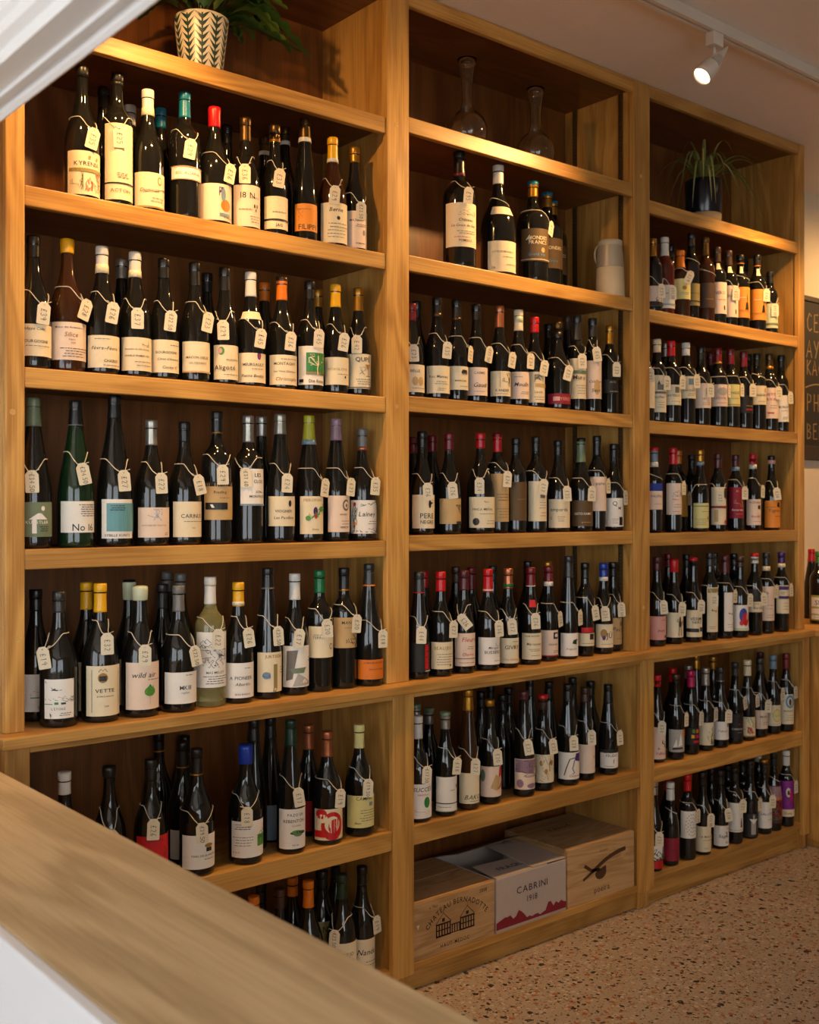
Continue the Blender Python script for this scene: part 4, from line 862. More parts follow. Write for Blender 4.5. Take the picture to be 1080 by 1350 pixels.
row(1, SN[5], LOW, 530, 890, .2963, [
 b(70, 183, w=122, cap='whitecap', cb=285, L=(487, 640, 'white'), ln='green-leaf', tag=(108, 445, -2), P='£17.50', by=658, pr=[T('SUCCÈS', .3, .78, .14, 'ink', .2), T('VINICOLA', .3, .66, .06, 'redink'), El(.35, .46, .2, .16, 'greenink'), Sq(3, -.5, .1, .6, .4, 12, 'tan')]),
 b(62, 130, cap='silver', top='sage', bk=1, Y=.15),
 b(193, 165, w=100, cap='silver', cb=242, top='sage', L=(455, 608, 'white'), ln='two-part white', tag=(238, 408, -6), P='£18', by=632, pr=[Q(-1, .22, 1, .25, 'deepgreen'), El(.7, .72, .06, .06, 'ink'), T('Lisboa', .6, .6, .05), Ln(-.8, .2, .1, .16, 1), Q(-1, 0, 1, .03, 'palegreen')]),
 b(120, 148, cap='silver', cb=220, top='sage', bk=1, Y=.13),
 b(295, 65, 'F', w=98, g='brown', cap='gold', cb=160, L=(437, 573, 'cream'), ln='scrawled', tag=(325, 408, -2), P='£27', by=602, pr=[T('BAKO', .35, .14, .26, 'ink', .35), Ln(-.1, .9, .04, .12, 1)]),
 b(391, 110, w=100, cap='gold', cb=137, L=(408, 543, 'pinkcream'), ln='abstract', tag=(423, 365, 5), P='£20', by=576, pr=[Pg([(.45, .6), (.9, .72), (.85, .98), (.6, .98)], 'red'), Pg([(-.2, .3), (.3, .2), (.6, .6), (.2, .75)], 'tan'), El(-.75, .7, .2, .2, 'sage'), Pg([(.2, .2), (.8, .3), (.9, .6)], 'copper')]),
 b(352, 75, cap='black', bk=1, Y=.15), b(395, 45, 'F', cap='black', bk=1, Y=.24), b(447, 88, cap='black', bk=1, Y=.12), b(475, 58, cap='black', L=(360, 490, 'mauve'), bk=1, Y=.12),
 b(542, 72, 'F', w=98, cap='maroon', cb=110, L=(375, 510, 'pinkcream'), ln='purple-marbled', tag=(562, 320, 10), P='£22', by=543, pr=[Pg([(-.9, .6), (.6, .5), (.9, .98), (-.9, .98)], 'mauve'), Sq(5, -.9, .4, .9, .95, 26, 'maroon', .0012), El(-.5, .2, .25, .14, 'mauve'), El(.4, .12, .4, .08, 'mauve'), T('ROSSO', .5, .4, .08)]),
 b(570, 20, 'F', cap='black', bk=1, Y=.17),
 b(628, 88, w=94, cap='brown', cb=155, top='red', L=(355, 480, 'cream'), ln='patterned', tag=(668, 318, 8), P='£22', by=516, pr=[Sq(1, -.95, .05, .95, .95, 90, 'ink', .0007), El(.0, .4, .12, .1, 'gold'), El(.5, .7, .1, .1, 'gold'), El(-.4, .7, .1, .1, 'gold')]),
 b(655, 30, 'F', cap='black', bk=1, Y=.15),
 b(738, 40, 'F', w=100, cap='black', L=(345, 465, 'white'), ln='octopus', tag=(763, 302, 3), P='£28', by=492, pr=[Pg([(.3, .7), (.9, .62), (.95, .96), (.4, .96)], 'purple'), Pl([(.3, .8), (-.1, .75), (-.35, .4), (-.5, .15)], 'ink', .0016), Pl([(.25, .7), (.1, .4), (.25, .25), (.1, .2)], 'ink', .0014), T('Octavia', .5, .1, .10, 'redink', .25)]),
 b(760, 12, cap='black', bk=1, Y=.15),
 b(815, 55, 'F', w=86, cap='brown', cb=122, L=(310, 438, 'pinkcream'), ln='pale blank', tag=(842, 278, 2), P='£24', by=470, pr=[Ln(.5, .9, .5, .6, 2)]),
 b(840, 28, cap='black', bk=1, Y=.14),
 b(918, 42, 'F', w=86, cap='black', cb=125, L=(345, 415, 'white'), ln='black-banded', L2=[(330, 346, 'black', 70)], tag=(963, 283, 4), P='£18', by=445, pr=[T('FEUDO', .3, .72, .20, 'ink'), T('f', .5, .3, .3), Ln(-.6, .3, .08, .18, 1)]),
], base='low', lower=True)

# ------------------------------------------------------------------ spider-plant bay
SN = shelf_names(2); ZS = [Z0 + z for z in SHELF[2]]
S3 = .22222
row(2, SN[1], ZS[1], 840, 270, S3, [
 b(92, 205, 'X', cap='gold', cb=305, L=(480, 600, 'pinkcream'), ln='tree-line', tag=(140, 510, 2), pr=[Pg([(-.9, .0), (.9, .0), (.8, .2), (-.8, .25)], 'ink'), Sq(4, .0, .2, .6, .7, 16, 'ink', .001)]),
 b(165, 197, 'X', g='red', cap='whitecap', cb=302, L=(475, 612, 'white'), tag=(207, 522, 0), pr=[T('tinto', .2, .6, .12, 'greyink'), Q(-1, .12, 1, .2, 'silver')]),
 b(258, 275, 'X', g='brown', cap='orange', cb=372, L=(437, 558, 'paleyellow'), ln='yellow', tag=(305, 430, -25), pr=[El(.1, .55, .2, .1, 'goldink'), Ln(-.4, .6, .2, .35, 2)]),
 b(322, 172, 'X', w=96, cap='black', L=(465, 597, 'khaki'), ln='khaki', loop=330, pr=[Ln(-.4, .7, .5, .62, 1, 'ink'), Q(-1, .18, 1, .22, 'ink')]),
 b(405, 195, 'X', g='brown', cap='bronze', cb=300, L=(462, 610, 'brown'), ln='brown', loop=400, pr=[Ln(-.2, .6, .3, .4, 1, 'goldink')]),
 b(475, 255, 'X', cap='brown', cb=340, L=(458, 645, 'pinkcream'), ln='tall cream', L2=[(342, 382, 'cream', 22)], pr=[T('NERO', .2, .62, .11, 'greyink'), Q(.4, .12, .55, .26, 'ink'), Ln(-.2, .7, .4, .5, 1, 'redink')]),
 b(543, 275, 'X', cap='brown', cb=360, L=(478, 665, 'pinkcream'), ln='tall pale', tag=(583, 528, -3), L2=[(362, 402, 'cream', 22)], pr=[Q(.4, .1, .55, .24, 'ink'), T('NERO', -.1, .62, .11, 'greyink')]),
 b(613, 300, 'X', cap='black', cb=350, cap2=('orange', .0, .004), L=(487, 668, 'orangelab'), ln='orange', loop=430, L2=[(362, 402, 'cream', 22)], pr=[Pg([(.2, .25), (.6, .25), (.5, .5), (.3, .5)], 'ink'), Pl([(.42, .5), (.42, .75)], 'ink', .0012), Q(-1, .22, 1, .25, 'amberink'), Ln(-.5, .3, .62, .68, 1, 'white')]),
 b(712, 300, 'X', cap='black', cb=365, cap2=('orange', .0, .004), L=(500, 682, 'orangelab'), ln='deep orange', tag=(762, 535, -2), L2=[(375, 418, 'cream', 22)], pr=[Pg([(.2, .22), (.6, .22), (.5, .48), (.3, .48)], 'ink'), Pl([(.42, .48), (.42, .72)], 'ink', .0012), Q(-1, .2, 1, .23, 'amberink'), Ln(-.5, .2, .62, .68, 1, 'white')]),
 b(790, 400, 'X', cap='black', L=(585, 730, 'palegreen'), ln='pale green', tag=(817, 625, 0), w=72, pr=[Q(-1, .12, 1, .2, 'sage')]),
 b(830, 430, 'X', cap='black', L=(570, 700, 'yellow'), ln='yellow', bk=1, w=60),
 b(200, 240, 'X', cap='black', bk=1), b(640, 330, 'X', cap='black', bk=1),
], Yf=.055)
row(2, SN[2], ZS[2], 840, 420, S3, [
 b(45, 150, 'X', cap='red', tag=(76, 335, 0), L=(330, 530, 'cream')),
 b(118, 125, 'X', w=106, cap='cream', cb=200, L=(335, 555, 'cream'), ln='large château', tag=(170, 380, 0), pr=[Q(-.2, .6, .4, .75, 'greyink'), Pg([(-.2, .75), (.1, .75), (-.05, .86)], 'ink'), Q(-.4, .5, .8, .56, 'greyink'), T('Beychev', .1, .38, .08), Ln(-.3, .7, .1, .3, 3)]),
 b(202, 135, 'X', cap='red', cb=222, L=(392, 512, 'cream'), tag=(262, 375, -5), pr=[Q(.1, .6, .5, .9, 'greyink'), T('CASTELLO', .1, .42, .14), Ln(-.2, .7, .1, .25, 1)]),
 b(165, 150, 'X', cap='silver', bk=1),
 b(290, 147, 'X', cap='whitecap', cb=218, L=(342, 473, 'cream'), ln='etched', tag=(347, 370, 2), pr=[Q(-.0, .62, .6, .9, 'bluegrey'), T('CHÂTEAU', .2, .32, .10), Ln(-.2, .7, .1, .25, 2)]),
 b(380, 170, 'X', cap='black', L=(383, 530, 'pinkcream'), tag=(430, 425, 0), pr=[Q(.2, .55, .7, .8, 'silver'), T('LES', .2, .34, .08), Ln(-.3, .7, .1, .24, 2)]),
 b(480, 177, 'X', cap='darkred', cb=268, cap2=('gold', .0, .008), L=(390, 520, 'pinkcream'), ln='engraved', loop=330, tag=(540, 425, 0), pr=[El(.2, .68, .5, .18, 'silver'), T('LEOVAL', .2, .32, .12), Ln(-.3, .7, .1, .22, 1, 'redink')]),
 b(435, 205, 'X', cap='darkred', bk=1),
 b(555, 183, 'X', cap='darkred', cb=272, L=(390, 520, 'paleyellow'), ln='pale yellow', tag=(628, 420, 0), pr=[T('LONGUE', .2, .56, .13), Ln(-.3, .7, .3, .42, 1), Q(-1, .06, 1, .09, 'goldink')]),
 b(632, 198, 'X', cap='darkred', cb=288, L=(455, 560, 'black'), ln='black-and-red', tag=(682, 425, 0), pr=[Q(.0, .16, .7, .24, 'redink'), Ln(.0, .7, .36, .44, 1, 'tan')]),
 b(712, 210, 'X', cap='black', L=(398, 510, 'cream'), ln='cream crest', loop=340, pr=[El(.6, .75, .14, .14, 'tan'), T('MAISON', .3, .45, .14), Ln(-.2, .7, .1, .24, 1)]),
 b(660, 215, 'X', cap='black', bk=1),
 b(785, 212, 'X', cap='bronze', cb=300, cap2=('gold', .0, .012), L=(410, 592, 'pinkcream'), ln='red-printed', tag=(835, 440, 4), pr=[T('PETIT', .1, .74, .10, 'redink'), T('RIVAL', .2, .58, .10, 'redink'), Q(-.4, .16, .2, .2, 'redink'), Ln(-.3, .6, .3, .46, 2)]),
 b(855, 220, 'X', w=74, cap='black', L=(455, 612, 'white'), tag=(903, 468, 3), pr=[T('MORLET', .3, .52, .10), Ln(-.2, .8, .36, .46, 1), Ln(-.2, .6, .08, .2, 2)]),
], Yf=.055)
row(2, SN[3], ZS[3], 840, 570, S3, [
 b(100, 92, 'X', w=92, cap='bluegrey', cb=205, cap2=('whitecap', .0, .018), top='red', L=(348, 458, 'pinkcream'), ln='blue-headed', L2=[(303, 346, 'blue', 68)], loop=262, pr=[T('VALPOLI', .3, .66, .18, 'brown'), Ln(-.2, .7, .2, .4, 1, 'goldink')]),
 b(215, 95, 'X', w=92, cap='red', cb=190, L=(302, 488, 'pinkcream'), ln='dog-sketch', tag=(283, 330, 0), pr=[Sq(4, -.3, .58, .7, .86, 26, 'greyink', .0008), T('Nero', .2, .46, .07, 'redink'), Ln(-.3, .7, .2, .36, 2), Ln(-.3, .6, .06, .14, 1, 'redink')]),
 b(243, 110, 'X', cap='orange', L=(310, 500, 'gold'), bk=1),
 b(375, 105, 'B', w=96, cap='gold', cb=175, cap2=('bluegrey', -.014, .0), L=(420, 568, 'paleyellow'), ln='pale yellow', tag=(317, 392, 4), pr=[Q(-1, .86, 1, .9, 'sage'), Ln(-.1, .8, .6, .72, 1), El(.6, .4, .06, .07, 'ink'), Ln(-.8, .7, .1, .4, 4)]),
 b(325, 135, 'X', cap='black', bk=1),
 b(480, 128, 'X', w=84, cap='maroon', cb=212, L=(325, 548, 'cream'), ln='maroon-stamped', tag=(493, 385, 0), pr=[Q(-1, .44, 1, .5, 'crimson'), Pg([(.3, .74), (.9, .68), (.9, .98), (.5, .98)], 'brown'), Q(.5, .02, .9, .12, 'redink'), Q(-.6, .08, -.2, .4, 'tan')]),
 b(585, 135, 'X', w=84, cap='maroon', cb=205, cap2=('bluegrey', -.016, .0), L=(325, 510, 'crimson'), ln='maroon', tag=(632, 360, 0), pr=[T('BI', .1, .84, .08, 'tan'), T('Amarone', .2, .24, .11, 'white'), Sq(3, -.4, .35, .6, .75, 20, 'tan', .0007), Ln(-.2, .6, .1, .18, 1, 'tan')]),
 b(688, 130, 'B', w=86, cap='red', cb=190, cap2=('whitecap', -.018, .0), L=(397, 550, 'pinkcream'), ln='black-crested', tag=(743, 350, -2), pr=[T('ROSARA', .3, .84, .11), Q(.3, .62, .65, .76, 'ink'), T('Barolo', .3, .30, .10, 'redink'), Ln(-.2, .7, .08, .2, 1)]),
 b(798, 140, 'B', w=96, cap='black', cb=162, cap2=('pink', -.018, .0), L=(405, 565, 'orangelab'), ln='amber', tag=(828, 365, 8), P='£38', pr=[T('Tignan', .3, .58, .17, 'maroon', .1), Pg([(.3, .78), (.7, .74), (.65, .96), (.4, .92)], 'ink'), Ln(-.8, .2, .72, .8, 1, 'ink'), Ln(.1, .8, .38, .46, 1, 'ink')]),
], Yf=.055)
row(2, SN[4], LEDGE, 840, 710, S3, [
 b(118, 110, w=104, cap='maroon', L=(462, 602, 'pink'), ln='pink', tag=(155, 407, 6), P='£23', by=640, pr=[T('Irum', .4, .34, .14, 'brown', .3), Ln(.2, .8, .78, .88, 1, 'brown'), Q(.5, .08, .7, .2, 'brown')]),
 b(220, 122, w=104, cap='red', wax=1, cb=200, L=(440, 587, 'cream'), ln='figure', tag=(262, 418, -3), P='£38', by=623, pr=[El(.35, .72, .10, .12, 'brown'), Pg([(.2, .42), (.5, .42), (.5, .64), (.2, .64)], 'brown'), Pl([(.25, .42), (.2, .06)], 'brown', .0014), Pl([(.42, .42), (.45, .06)], 'brown', .0014), Sq(3, .0, .5, .7, .9, 14, 'ink', .0008)]),
 b(185, 92, cap='darkred', bk=1, Y=.15),
 b(335, 115, w=98, cap='black', top='red', cb=147, L=(425, 585, 'cream'), ln='black-band', tag=(375, 405, -2), P='£30', by=608, pr=[T('VERME', .3, .62, .14), T('NERO', .4, .5, .12), Q(-1, .18, .3, .32, 'ink'), Q(.4, .2, .9, .36, 'ink')]),
 b(293, 95, cap='black', bk=1, Y=.14),
 b(432, 85, 'X', w=86, cap='charcoal', cb=165, L=(290, 555, 'cream'), ln='narrow cream', tag=(457, 362, -1), P='£26', by=593, aw=46, ac=10, pr=[Q(-.9, .88, .9, .98, 'khaki'), Sq(3, -.3, .44, .5, .56, 12, 'ink', .001), Ln(-.7, .5, .06, .14, 2)]),
 b(462, 85, 'X', cap='black', cap2=('bronze', 0, .012), bk=1, Y=.15),
 b(522, 103, 'X', w=84, cap='maroon', cb=205, L=(320, 550, 'white'), ln='slim white', tag=(582, 345, -2), by=580, aw=44, ac=22, pr=[Sq(3, -.3, .42, .6, .52, 12, 'ink', .001), Ln(-.5, .6, .08, .2, 2)]),
 b(612, 105, w=94, cap='brown', cb=170, L=(395, 547, 'white'), ln='colourful', tag=(663, 367, -4), by=571, pr=[El(.1, .6, .42, .28, 'blue'), El(.35, .45, .4, .26, 'red'), El(.5, .55, .14, .12, 'palegreen'), Q(-1, .0, 1, .1, 'palegreen'), El(-.1, .3, .2, .1, 'red')]),
 b(575, 90, 'X', cap='black', bk=1, Y=.14),
 b(698, 90, 'X', w=84, cap='whitecap', cb=148, top='red', L=(375, 437, 'cream'), ln='small cream', tag=(745, 360, 4), by=555, L2=[(300, 372, 'charcoal', 66)], pr=[T('Barolo', .4, .3, .28, 'ink'), Ln(-.3, .3, .7, .9, 1)]),
 b(767, 85, 'X', w=76, cap='charcoal', cb=165, cap2=('cream', -.018, .0), L=(285, 488, 'pinkcream'), ln='tall pale pink', tag=(820, 317, -2), by=543, pr=[T('Prà', -.2, .78, .10, 'greyink'), Ln(-.3, .6, .3, .5, 2), Ln(-.3, .6, .06, .2, 2)]),
 b(857, 80, 'X', w=82, cap='purple', cb=148, cap2=('cream', -.016, .0), L=(278, 445, 'cream'), ln='purple-printed', tag=(922, 308, 0), by=530, aw=56, pr=[Q(-.6, .84, .8, .97, 'purple'), Q(-.6, .52, .8, .62, 'purple'), T('O’', .1, .68, .12), Ln(-.2, .8, .1, .42, 3)]),
], base='ledge')
row(2, SN[5], LOW, 840, 840, S3, [
 b(118, 225, w=98, cap='red', cb=295, L=(535, 725, 'pinkcream'), ln='dancer', tag=(145, 537, -2), P='£24', by=745, pr=[Sq(3, .3, .35, .7, .75, 12, 'ink', .0014), T('rubia', .4, .14, .12, 'redink'), T('A', .1, .3, .08)]),
 b(211, 185, cap='red', bk=1, Y=.14),
 b(230, 220, w=96, cap='brown', cb=262, L=(550, 683, 'silver'), ln='sailing-boat', tag=(292, 495, -2), by=725, pr=[El(.8, .85, .3, .2, 'orange'), Pg([(.0, .25), (.45, .3), (.25, .85)], 'white'), Pg([(-.5, .2), (-.1, .25), (-.15, .6)], 'white'), Pg([(-.6, .1), (.6, .15), (.4, .22), (-.5, .2)], 'ink')]),
 b(320, 200, w=92, cap='magenta', cb=297, L=(540, 640, 'black'), ln='neon-lettered', tag=(373, 487, -2), by=693, pr=[Q(-.1, .7, .2, .92, 'leaf'), Q(.3, .7, .6, .92, 'orange'), Q(-.2, .4, .1, .6, 'yellow'), Q(.2, .4, .8, .6, 'magenta'), Q(.0, .12, .7, .26, 'red')]),
 b(305, 168, cap='silver', bk=1, Y=.15),
 b(407, 182, w=88, cap='silver', cb=288, L=(508, 642, 'cream'), ln='hatched', tag=(462, 462, -2), by=668, pr=[Sq(4, .3, .05, .9, .95, 40, 'deepgreen', .0014), Sq(5, -.3, .1, .2, .6, 12, 'ink'), El(.7, .3, .14, .1, 'lime')]),
 b(350, 105, 'F', cap='gold', bk=1, Y=.2), b(450, 115, cap='gold', bk=1, Y=.15),
 b(495, 178, w=88, cap='charcoal', cb=265, cap2=('silver', 0, .004), L=(502, 610, 'white'), tag=(537, 470, -2), by=648, pr=[T('Fabien', .2, .42, .16, 'greyink', .2), Q(.5, .7, .8, .9, 'greyink')]),
 b(582, 150, w=84, cap='charcoal', L=(455, 600, 'black'), ln='red-cross', tag=(637, 395, 12), by=623, pr=[Pl([(.15, .92), (.75, .55)], 'red', .0034), Pl([(.2, .55), (.7, .95)], 'red', .0034), T('CARBONE', .2, .34, .08, 'white'), Ln(.0, .6, .2, .26, 1, 'silver')]),
 b(655, 137, w=86, cap='cream', cb=230, L=(475, 592, 'cream'), ln='festive', tag=(707, 382, 5), by=603, pr=[Sq(6, -.7, .1, .8, .95, 40, 'leaf', .0012), Sq(7, -.2, .2, .8, .9, 30, 'redink', .0014), Q(.85, .1, 1, .95, 'red'), Q(-1, 0, 1, .06, 'goldink')]),
 b(728, 125, w=80, cap='charcoal', L=(435, 545, 'pinkcream'), ln='two-column', tag=(772, 410, -3), by=580, pr=[Q(-.25, .05, -.18, .95, 'tan'), T('IMAN', .4, .6, .14), Ln(.0, .8, .2, .4, 2)]),
 b(765, 90, cap='maroon', bk=1, Y=.15),
 b(807, 108, w=80, cap='bluegrey', cb=190, L=(405, 527, 'cream'), ln='gilded', tag=(865, 342, -2), by=560, pr=[El(.2, .5, .45, .32, 'tan'), El(.2, .5, .4, .27, 'paleyellow'), T('Teo', .2, .44, .18, 'goldink', .2), Ln(-.4, .6, .06, .12, 1)]),
 b(890, 97, w=78, cap='darkred', cb=190, L=(340, 517, 'cream'), ln='blue-oval', tag=(943, 332, 5), by=543, pr=[El(.2, .76, .5, .22, 'skyblue'), El(.2, .75, .3, .15, 'cream'), El(.2, .74, .14, .12, 'brown'), T('Barbera', .2, .42, .07), Ln(-.3, .7, .1, .34, 3)]),
], base='low', lower=True)
row(2, SN[6], BOT + .026, 840, 970, S3, [
 b(100, 265, w=100, cap='silver', L=(655, 790, 'white'), ln='green-and-red', tag=(130, 612, -2), by=825, pr=[Q(-1, .0, 1, .36, 'red'), Sq(4, -.6, .35, .8, .95, 40, 'deepgreen', .0016)]),
 b(198, 277, w=100, cap='whitecap', cb=385, L=(610, 745, 'crimson'), ln='crimson', loop=450, by=784, pr=[Pl([(-.95, .04), (.95, .04), (.95, .96), (-.95, .96), (-.95, .04)], 'white', .0018), T('MONTE', .5, .42, .08), Ln(.3, .8, .1, .2, 2, 'ink')]),
 b(185, 245, cap='red', bk=1, Y=.15),
 b(300, 230, 'X', w=92, cap='red', cb=330, L=(450, 610, 'white'), ln='dotted-ring', tag=(355, 485, -2), by=748, pr=[e for k in range(3) for e in [El(.2 + (.18 + .2 * k) * math.cos(a), .5 + (.13 + .13 * k) * math.sin(a), .035, .022, 'ink') for a in [i * math.pi * 2 / (8 + 5 * k) for i in range(8 + 5 * k)]]]),
 b(390, 215, w=88, cap='black', L=(540, 690, 'cream'), tag=(432, 502, -2), by=715, pr=[T('LA MALA', .3, .56, .13), Ln(-.2, .8, .42, .5, 1), T('2020', .3, .12, .06, 'greyink')]),
 b(440, 195, cap='black', bk=1, Y=.15),
 b(495, 205, w=92, cap='black', L=(535, 655, 'white'), ln='signed', tag=(537, 470, 8), by=683, pr=[Sq(5, .0, .4, .7, .85, 16, 'ink', .0008), T('Saga', .2, .42, .18, 'ink', .3), Ln(.2, .7, .12, .24, 2)]),
 b(580, 190, 'X', w=90, cap='black', L=(400, 573, 'white'), ln='silhouette', tag=(622, 417, -2), by=653, pr=[El(.5, .42, .06, .06, 'ink'), Pg([(.38, .16), (.62, .16), (.58, .38), (.42, .38)], 'ink'), Q(-1, .06, 1, .08, 'tan')]),
 b(540, 175, 'X', cap='black', bk=1, Y=.17), b(625, 140, 'X', cap='black', bk=1, Y=.16),
 b(670, 150, w=92, cap='black', L=(465, 600, 'charcoal'), ln='white-figured', tag=(727, 415, -4), by=625, pr=[Q(-.1, .1, .4, .68, 'silver'), Pg([(-.3, .78), (.6, .78), (.15, .56)], 'white'), El(.15, .88, .1, .1, 'silver')]),
 b(753, 140, w=80, cap='black', top='gold', L=(395, 550, 'white'), tag=(797, 392, -2), by=593, pr=[T('SALUTE', .3, .50, .13), Ln(.1, .8, .3, .36, 1)]),
 b(812, 100, w=76, cap='black', L=(300, 520, 'maroon'), ln='purple-landscape', loop=260, by=558, pr=[Q(-1, .72, 1, .98, 'mauve'), Q(-1, .62, 1, .72, 'copper'), Sq(3, -.8, .1, .9, .6, 50, 'redink', .0016), Sq(4, -.8, .1, .9, .6, 40, 'leaf', .001)]),
 b(885, 88, 'X', w=80, cap='whitecap', cb=178, L=(270, 480, 'purpleart'), ln='purple-eye', tag=(940, 310, 0), by=533, pr=[El(.0, .68, .26, .13, 'palegreen'), El(.0, .68, .12, .07, 'ink'), Sq(5, -.8, .3, .9, .95, 16, 'magenta', .003), Q(-1, .0, 1, .2, 'cream'), T('Dolly', .2, .06, .08)]),
 b(775, 80, cap='whitecap', bk=1, Y=.16),
], base='low', lower=True)

# ------------------------------------------------------------------ bottles on the return counter
for i, (px, ytop, ybase, spec, d) in enumerate([
    (1070.0, 724, 816, dict(cap='red', cb=0), 'slim black bottle with red top standing on the return counter'),
    (1079.5, 727, 823, dict(cap='leaf', L=(785, 818, 'white'), aw=70, pr=[T('SI', -.3, .62, .22), Q(-1, .92, 1, 1, 'lime'), Q(-1, .48, 1, .55, 'lime'), Q(-1, .2, 1, .27, 'lime'), Q(-1, 0, 1, .05, 'lime'), Ln(-.7, .2, .06, .18, 1, 'ink')]), 'black bottle with lime striped white label standing on the return counter')]):
    Y = -.05
    for _ in range(12): Y += ((EYE - LEDGE) * F / (ybase - CY) + .036 - depth_at(px, Y)) * .6
    X = un(px, 0, Y)[0]; dep = depth_at(px, Y); h = EYE - (ytop - CY) * dep / F - LEDGE
    spec = dict(spec, ox=0, s=1)
    g = bottle(X, Y, LEDGE, min(max(h, .28), .34), 'X' if i else 'F', .038, spec, lambda y: y)
    tag(g, d, 'bottle', 'bottles on the return counter')

# ------------------------------------------------------------------ carafes
m_clear = glass_clear('carafe_glass', (.96, .97, .95, 1))
def carafe(px, h, rb, rt, Y, label):
    X = un(px, 0, Y)[0]; z = Z0 + SHELF[1][0]
    g = empty('carafe', (X, Y, z))
    out = [(0, .002), (rb * .45, .0), (rb * .72, .004), (rb * .93, .022), (rb, .048), (rb * .96, .07), (rb * .82, .092), (rb * .6, .108), (rb * .4, .118), (.021, .130), (.0175, .145), (.0172, .17), (.019, .20), (.0225, h - .045), (.0275, h - .018), (rt, h)]
    t = .0016
    inn = [(rt - t, h), (.0275 - t, h - .018), (.0225 - t, h - .045), (.019 - t, .20), (.0172 - t, .17), (.0175 - t, .145), (.021 - t, .13), (rb * .4 - t, .118 - t), (rb * .6 - t, .108 - t), (rb * .82 - t, .092 - t), (rb * .96 - t, .07), (rb - t, .048), (rb * .93 - t, .024), (rb * .7, .008), (rb * .4, .005), (0, .006)]
    lathe('bowl', out + inn, m_clear, g, 40)
    return tag(g, label, 'carafe', 'glass carafes')
carafe(616, .285, .0675, .033, .10, 'taller clear glass carafe standing nearer the pot bay')
carafe(706, .268, .0640, .0325, .10, 'shorter clear glass carafe standing nearer the spider plant bay')

# ------------------------------------------------------------------ stoneware jug
X = un(806.5, 0, .055)[0]; z = Z0 + SHELF[1][1]
z += .0005
jg = tag(empty('jug', (min(X, 3.074), .062, z)), 'tapered cream and grey jug with side handle beside the large bottles', 'jug')
lathe('lower_body', [(.045, 0), (.0515, .002), (.053, .006), (.0495, .105), (.049, .107)], plain('jug_cream', 'c9b48f', .5, noise=.06, nscale=40), jg, 36)
lathe('upper_body', [(.0492, .1065), (.0495, .108), (.0435, .185), (.0435, .186)], plain('jug_grey', 'a89b84', .38, .2, noise=.05), jg, 36)
lathe('rim', [(.0435, .1855), (.0442, .187), (.0438, .203), (.041, .205), (.039, .198), (0, .196)], plain('jug_rim', 'b9ac92', .4), jg, 36)
hp = []
a0 = -math.atan2(X, D) - R(88)
for k in range(13):
    t = k / 12; rr = .0425 + .011 * math.sin(t * math.pi) ** .7 + .003 * t; zz = .192 - .066 * t
    hp.append((rr * math.sin(a0), -rr * math.cos(a0), zz))
tube('handle', hp, .0032, plain('jug_rim', 'b9ac92'), jg, 8)

# ------------------------------------------------------------------ leafy plant in the patterned pot
def blade(pts, widths, lobes=0, fold=.0, tw=0):
    """leaf blade along pts with half-widths; returns verts, faces"""
    v, f = [], []; n = len(pts)
    for i, p in enumerate(pts):
        p = Vector(p); t = (Vector(pts[min(n - 1, i + 1)]) - Vector(pts[max(0, i - 1)])).normalized()
        s = t.cross(Vector((0, 0, 1))); s = s.normalized() if s.length > .05 else Vector((1, 0, 0))
        nn = s.cross(t)
        w_ = widths[i]
        if lobes: w_ *= (.42 + .58 * abs(math.sin(i * lobes)))
        v += [p - s * w_ + nn * fold * w_, p, p + s * w_ + nn * fold * w_]
    for i in range(n - 1):
        a = 3 * i; f += [(a, a + 1, a + 4, a + 3), (a + 1, a + 2, a + 5, a + 4)]
    return v, f
X = un(265.5, 0, .13)[0]; z = Z0 + SHELF[0][0]
pp = tag(empty('potted_plant', (X, .13, z)), 'leafy dark green plant in white pot with green chevron leaf pattern', 'plant')
PH = .172
pr_r = lambda zz: .053 + (.0735 - .053) * zz / PH
lathe('pot', [(.049, 0), (.053, .003)] + [(pr_r(PH * k / 6), PH * k / 6) for k in range(1, 7)] + [(.0705, PH + .001), (.069, PH - .004), (.066, PH - .022)], plain('pot_white', 'd9cdb6', .35), pp, 44)
lathe('soil', [(.0665, PH - .024), (.03, PH - .020), (0, PH - .020)], plain('soil', '241a12', .95, noise=.3, nscale=90, bump=.6), pp, 24)
vv, ff = [], []
NC = 11
for c in range(NC):
    th = 2 * math.pi * c / NC + .1
    def pt(u, zz): rr = pr_r(zz) + .0006; a = th + u / .06; return (rr * math.sin(a), -rr * math.cos(a), zz)
    quads = [[(-.0018, .004), (.0018, .004), (.0018, PH - .008), (-.0018, PH - .008)]]
    flip = 1
    for k in range(9):
        zb = .006 + k * .0175
        for sgn in (-1, 1):
            quads.append([(0, zb), (sgn * .0070, zb + .008), (sgn * .0172, zb + .0265), (sgn * .0080, zb + .0180), (0, zb + .0115)])
    for q in quads:
        b0 = len(vv); vv += [pt(u, min(zz, PH - .003)) for u, zz in q]; ff.append(tuple(range(b0, b0 + len(q))))
mesh('pot_pattern', vv, ff, plain('pot_green', '1f3a34', .4), pp)
m_leaf = plain('leaf_green', (.034, .080, .014, 1), .38, noise=.45, nscale=35)
m_leaf2 = plain('leaf_light_green', (.10, .17, .025, 1), .4, noise=.4, nscale=35)
m_stem = plain('stem_green', (.06, .09, .02, 1), .5)
rn = random.Random(11)
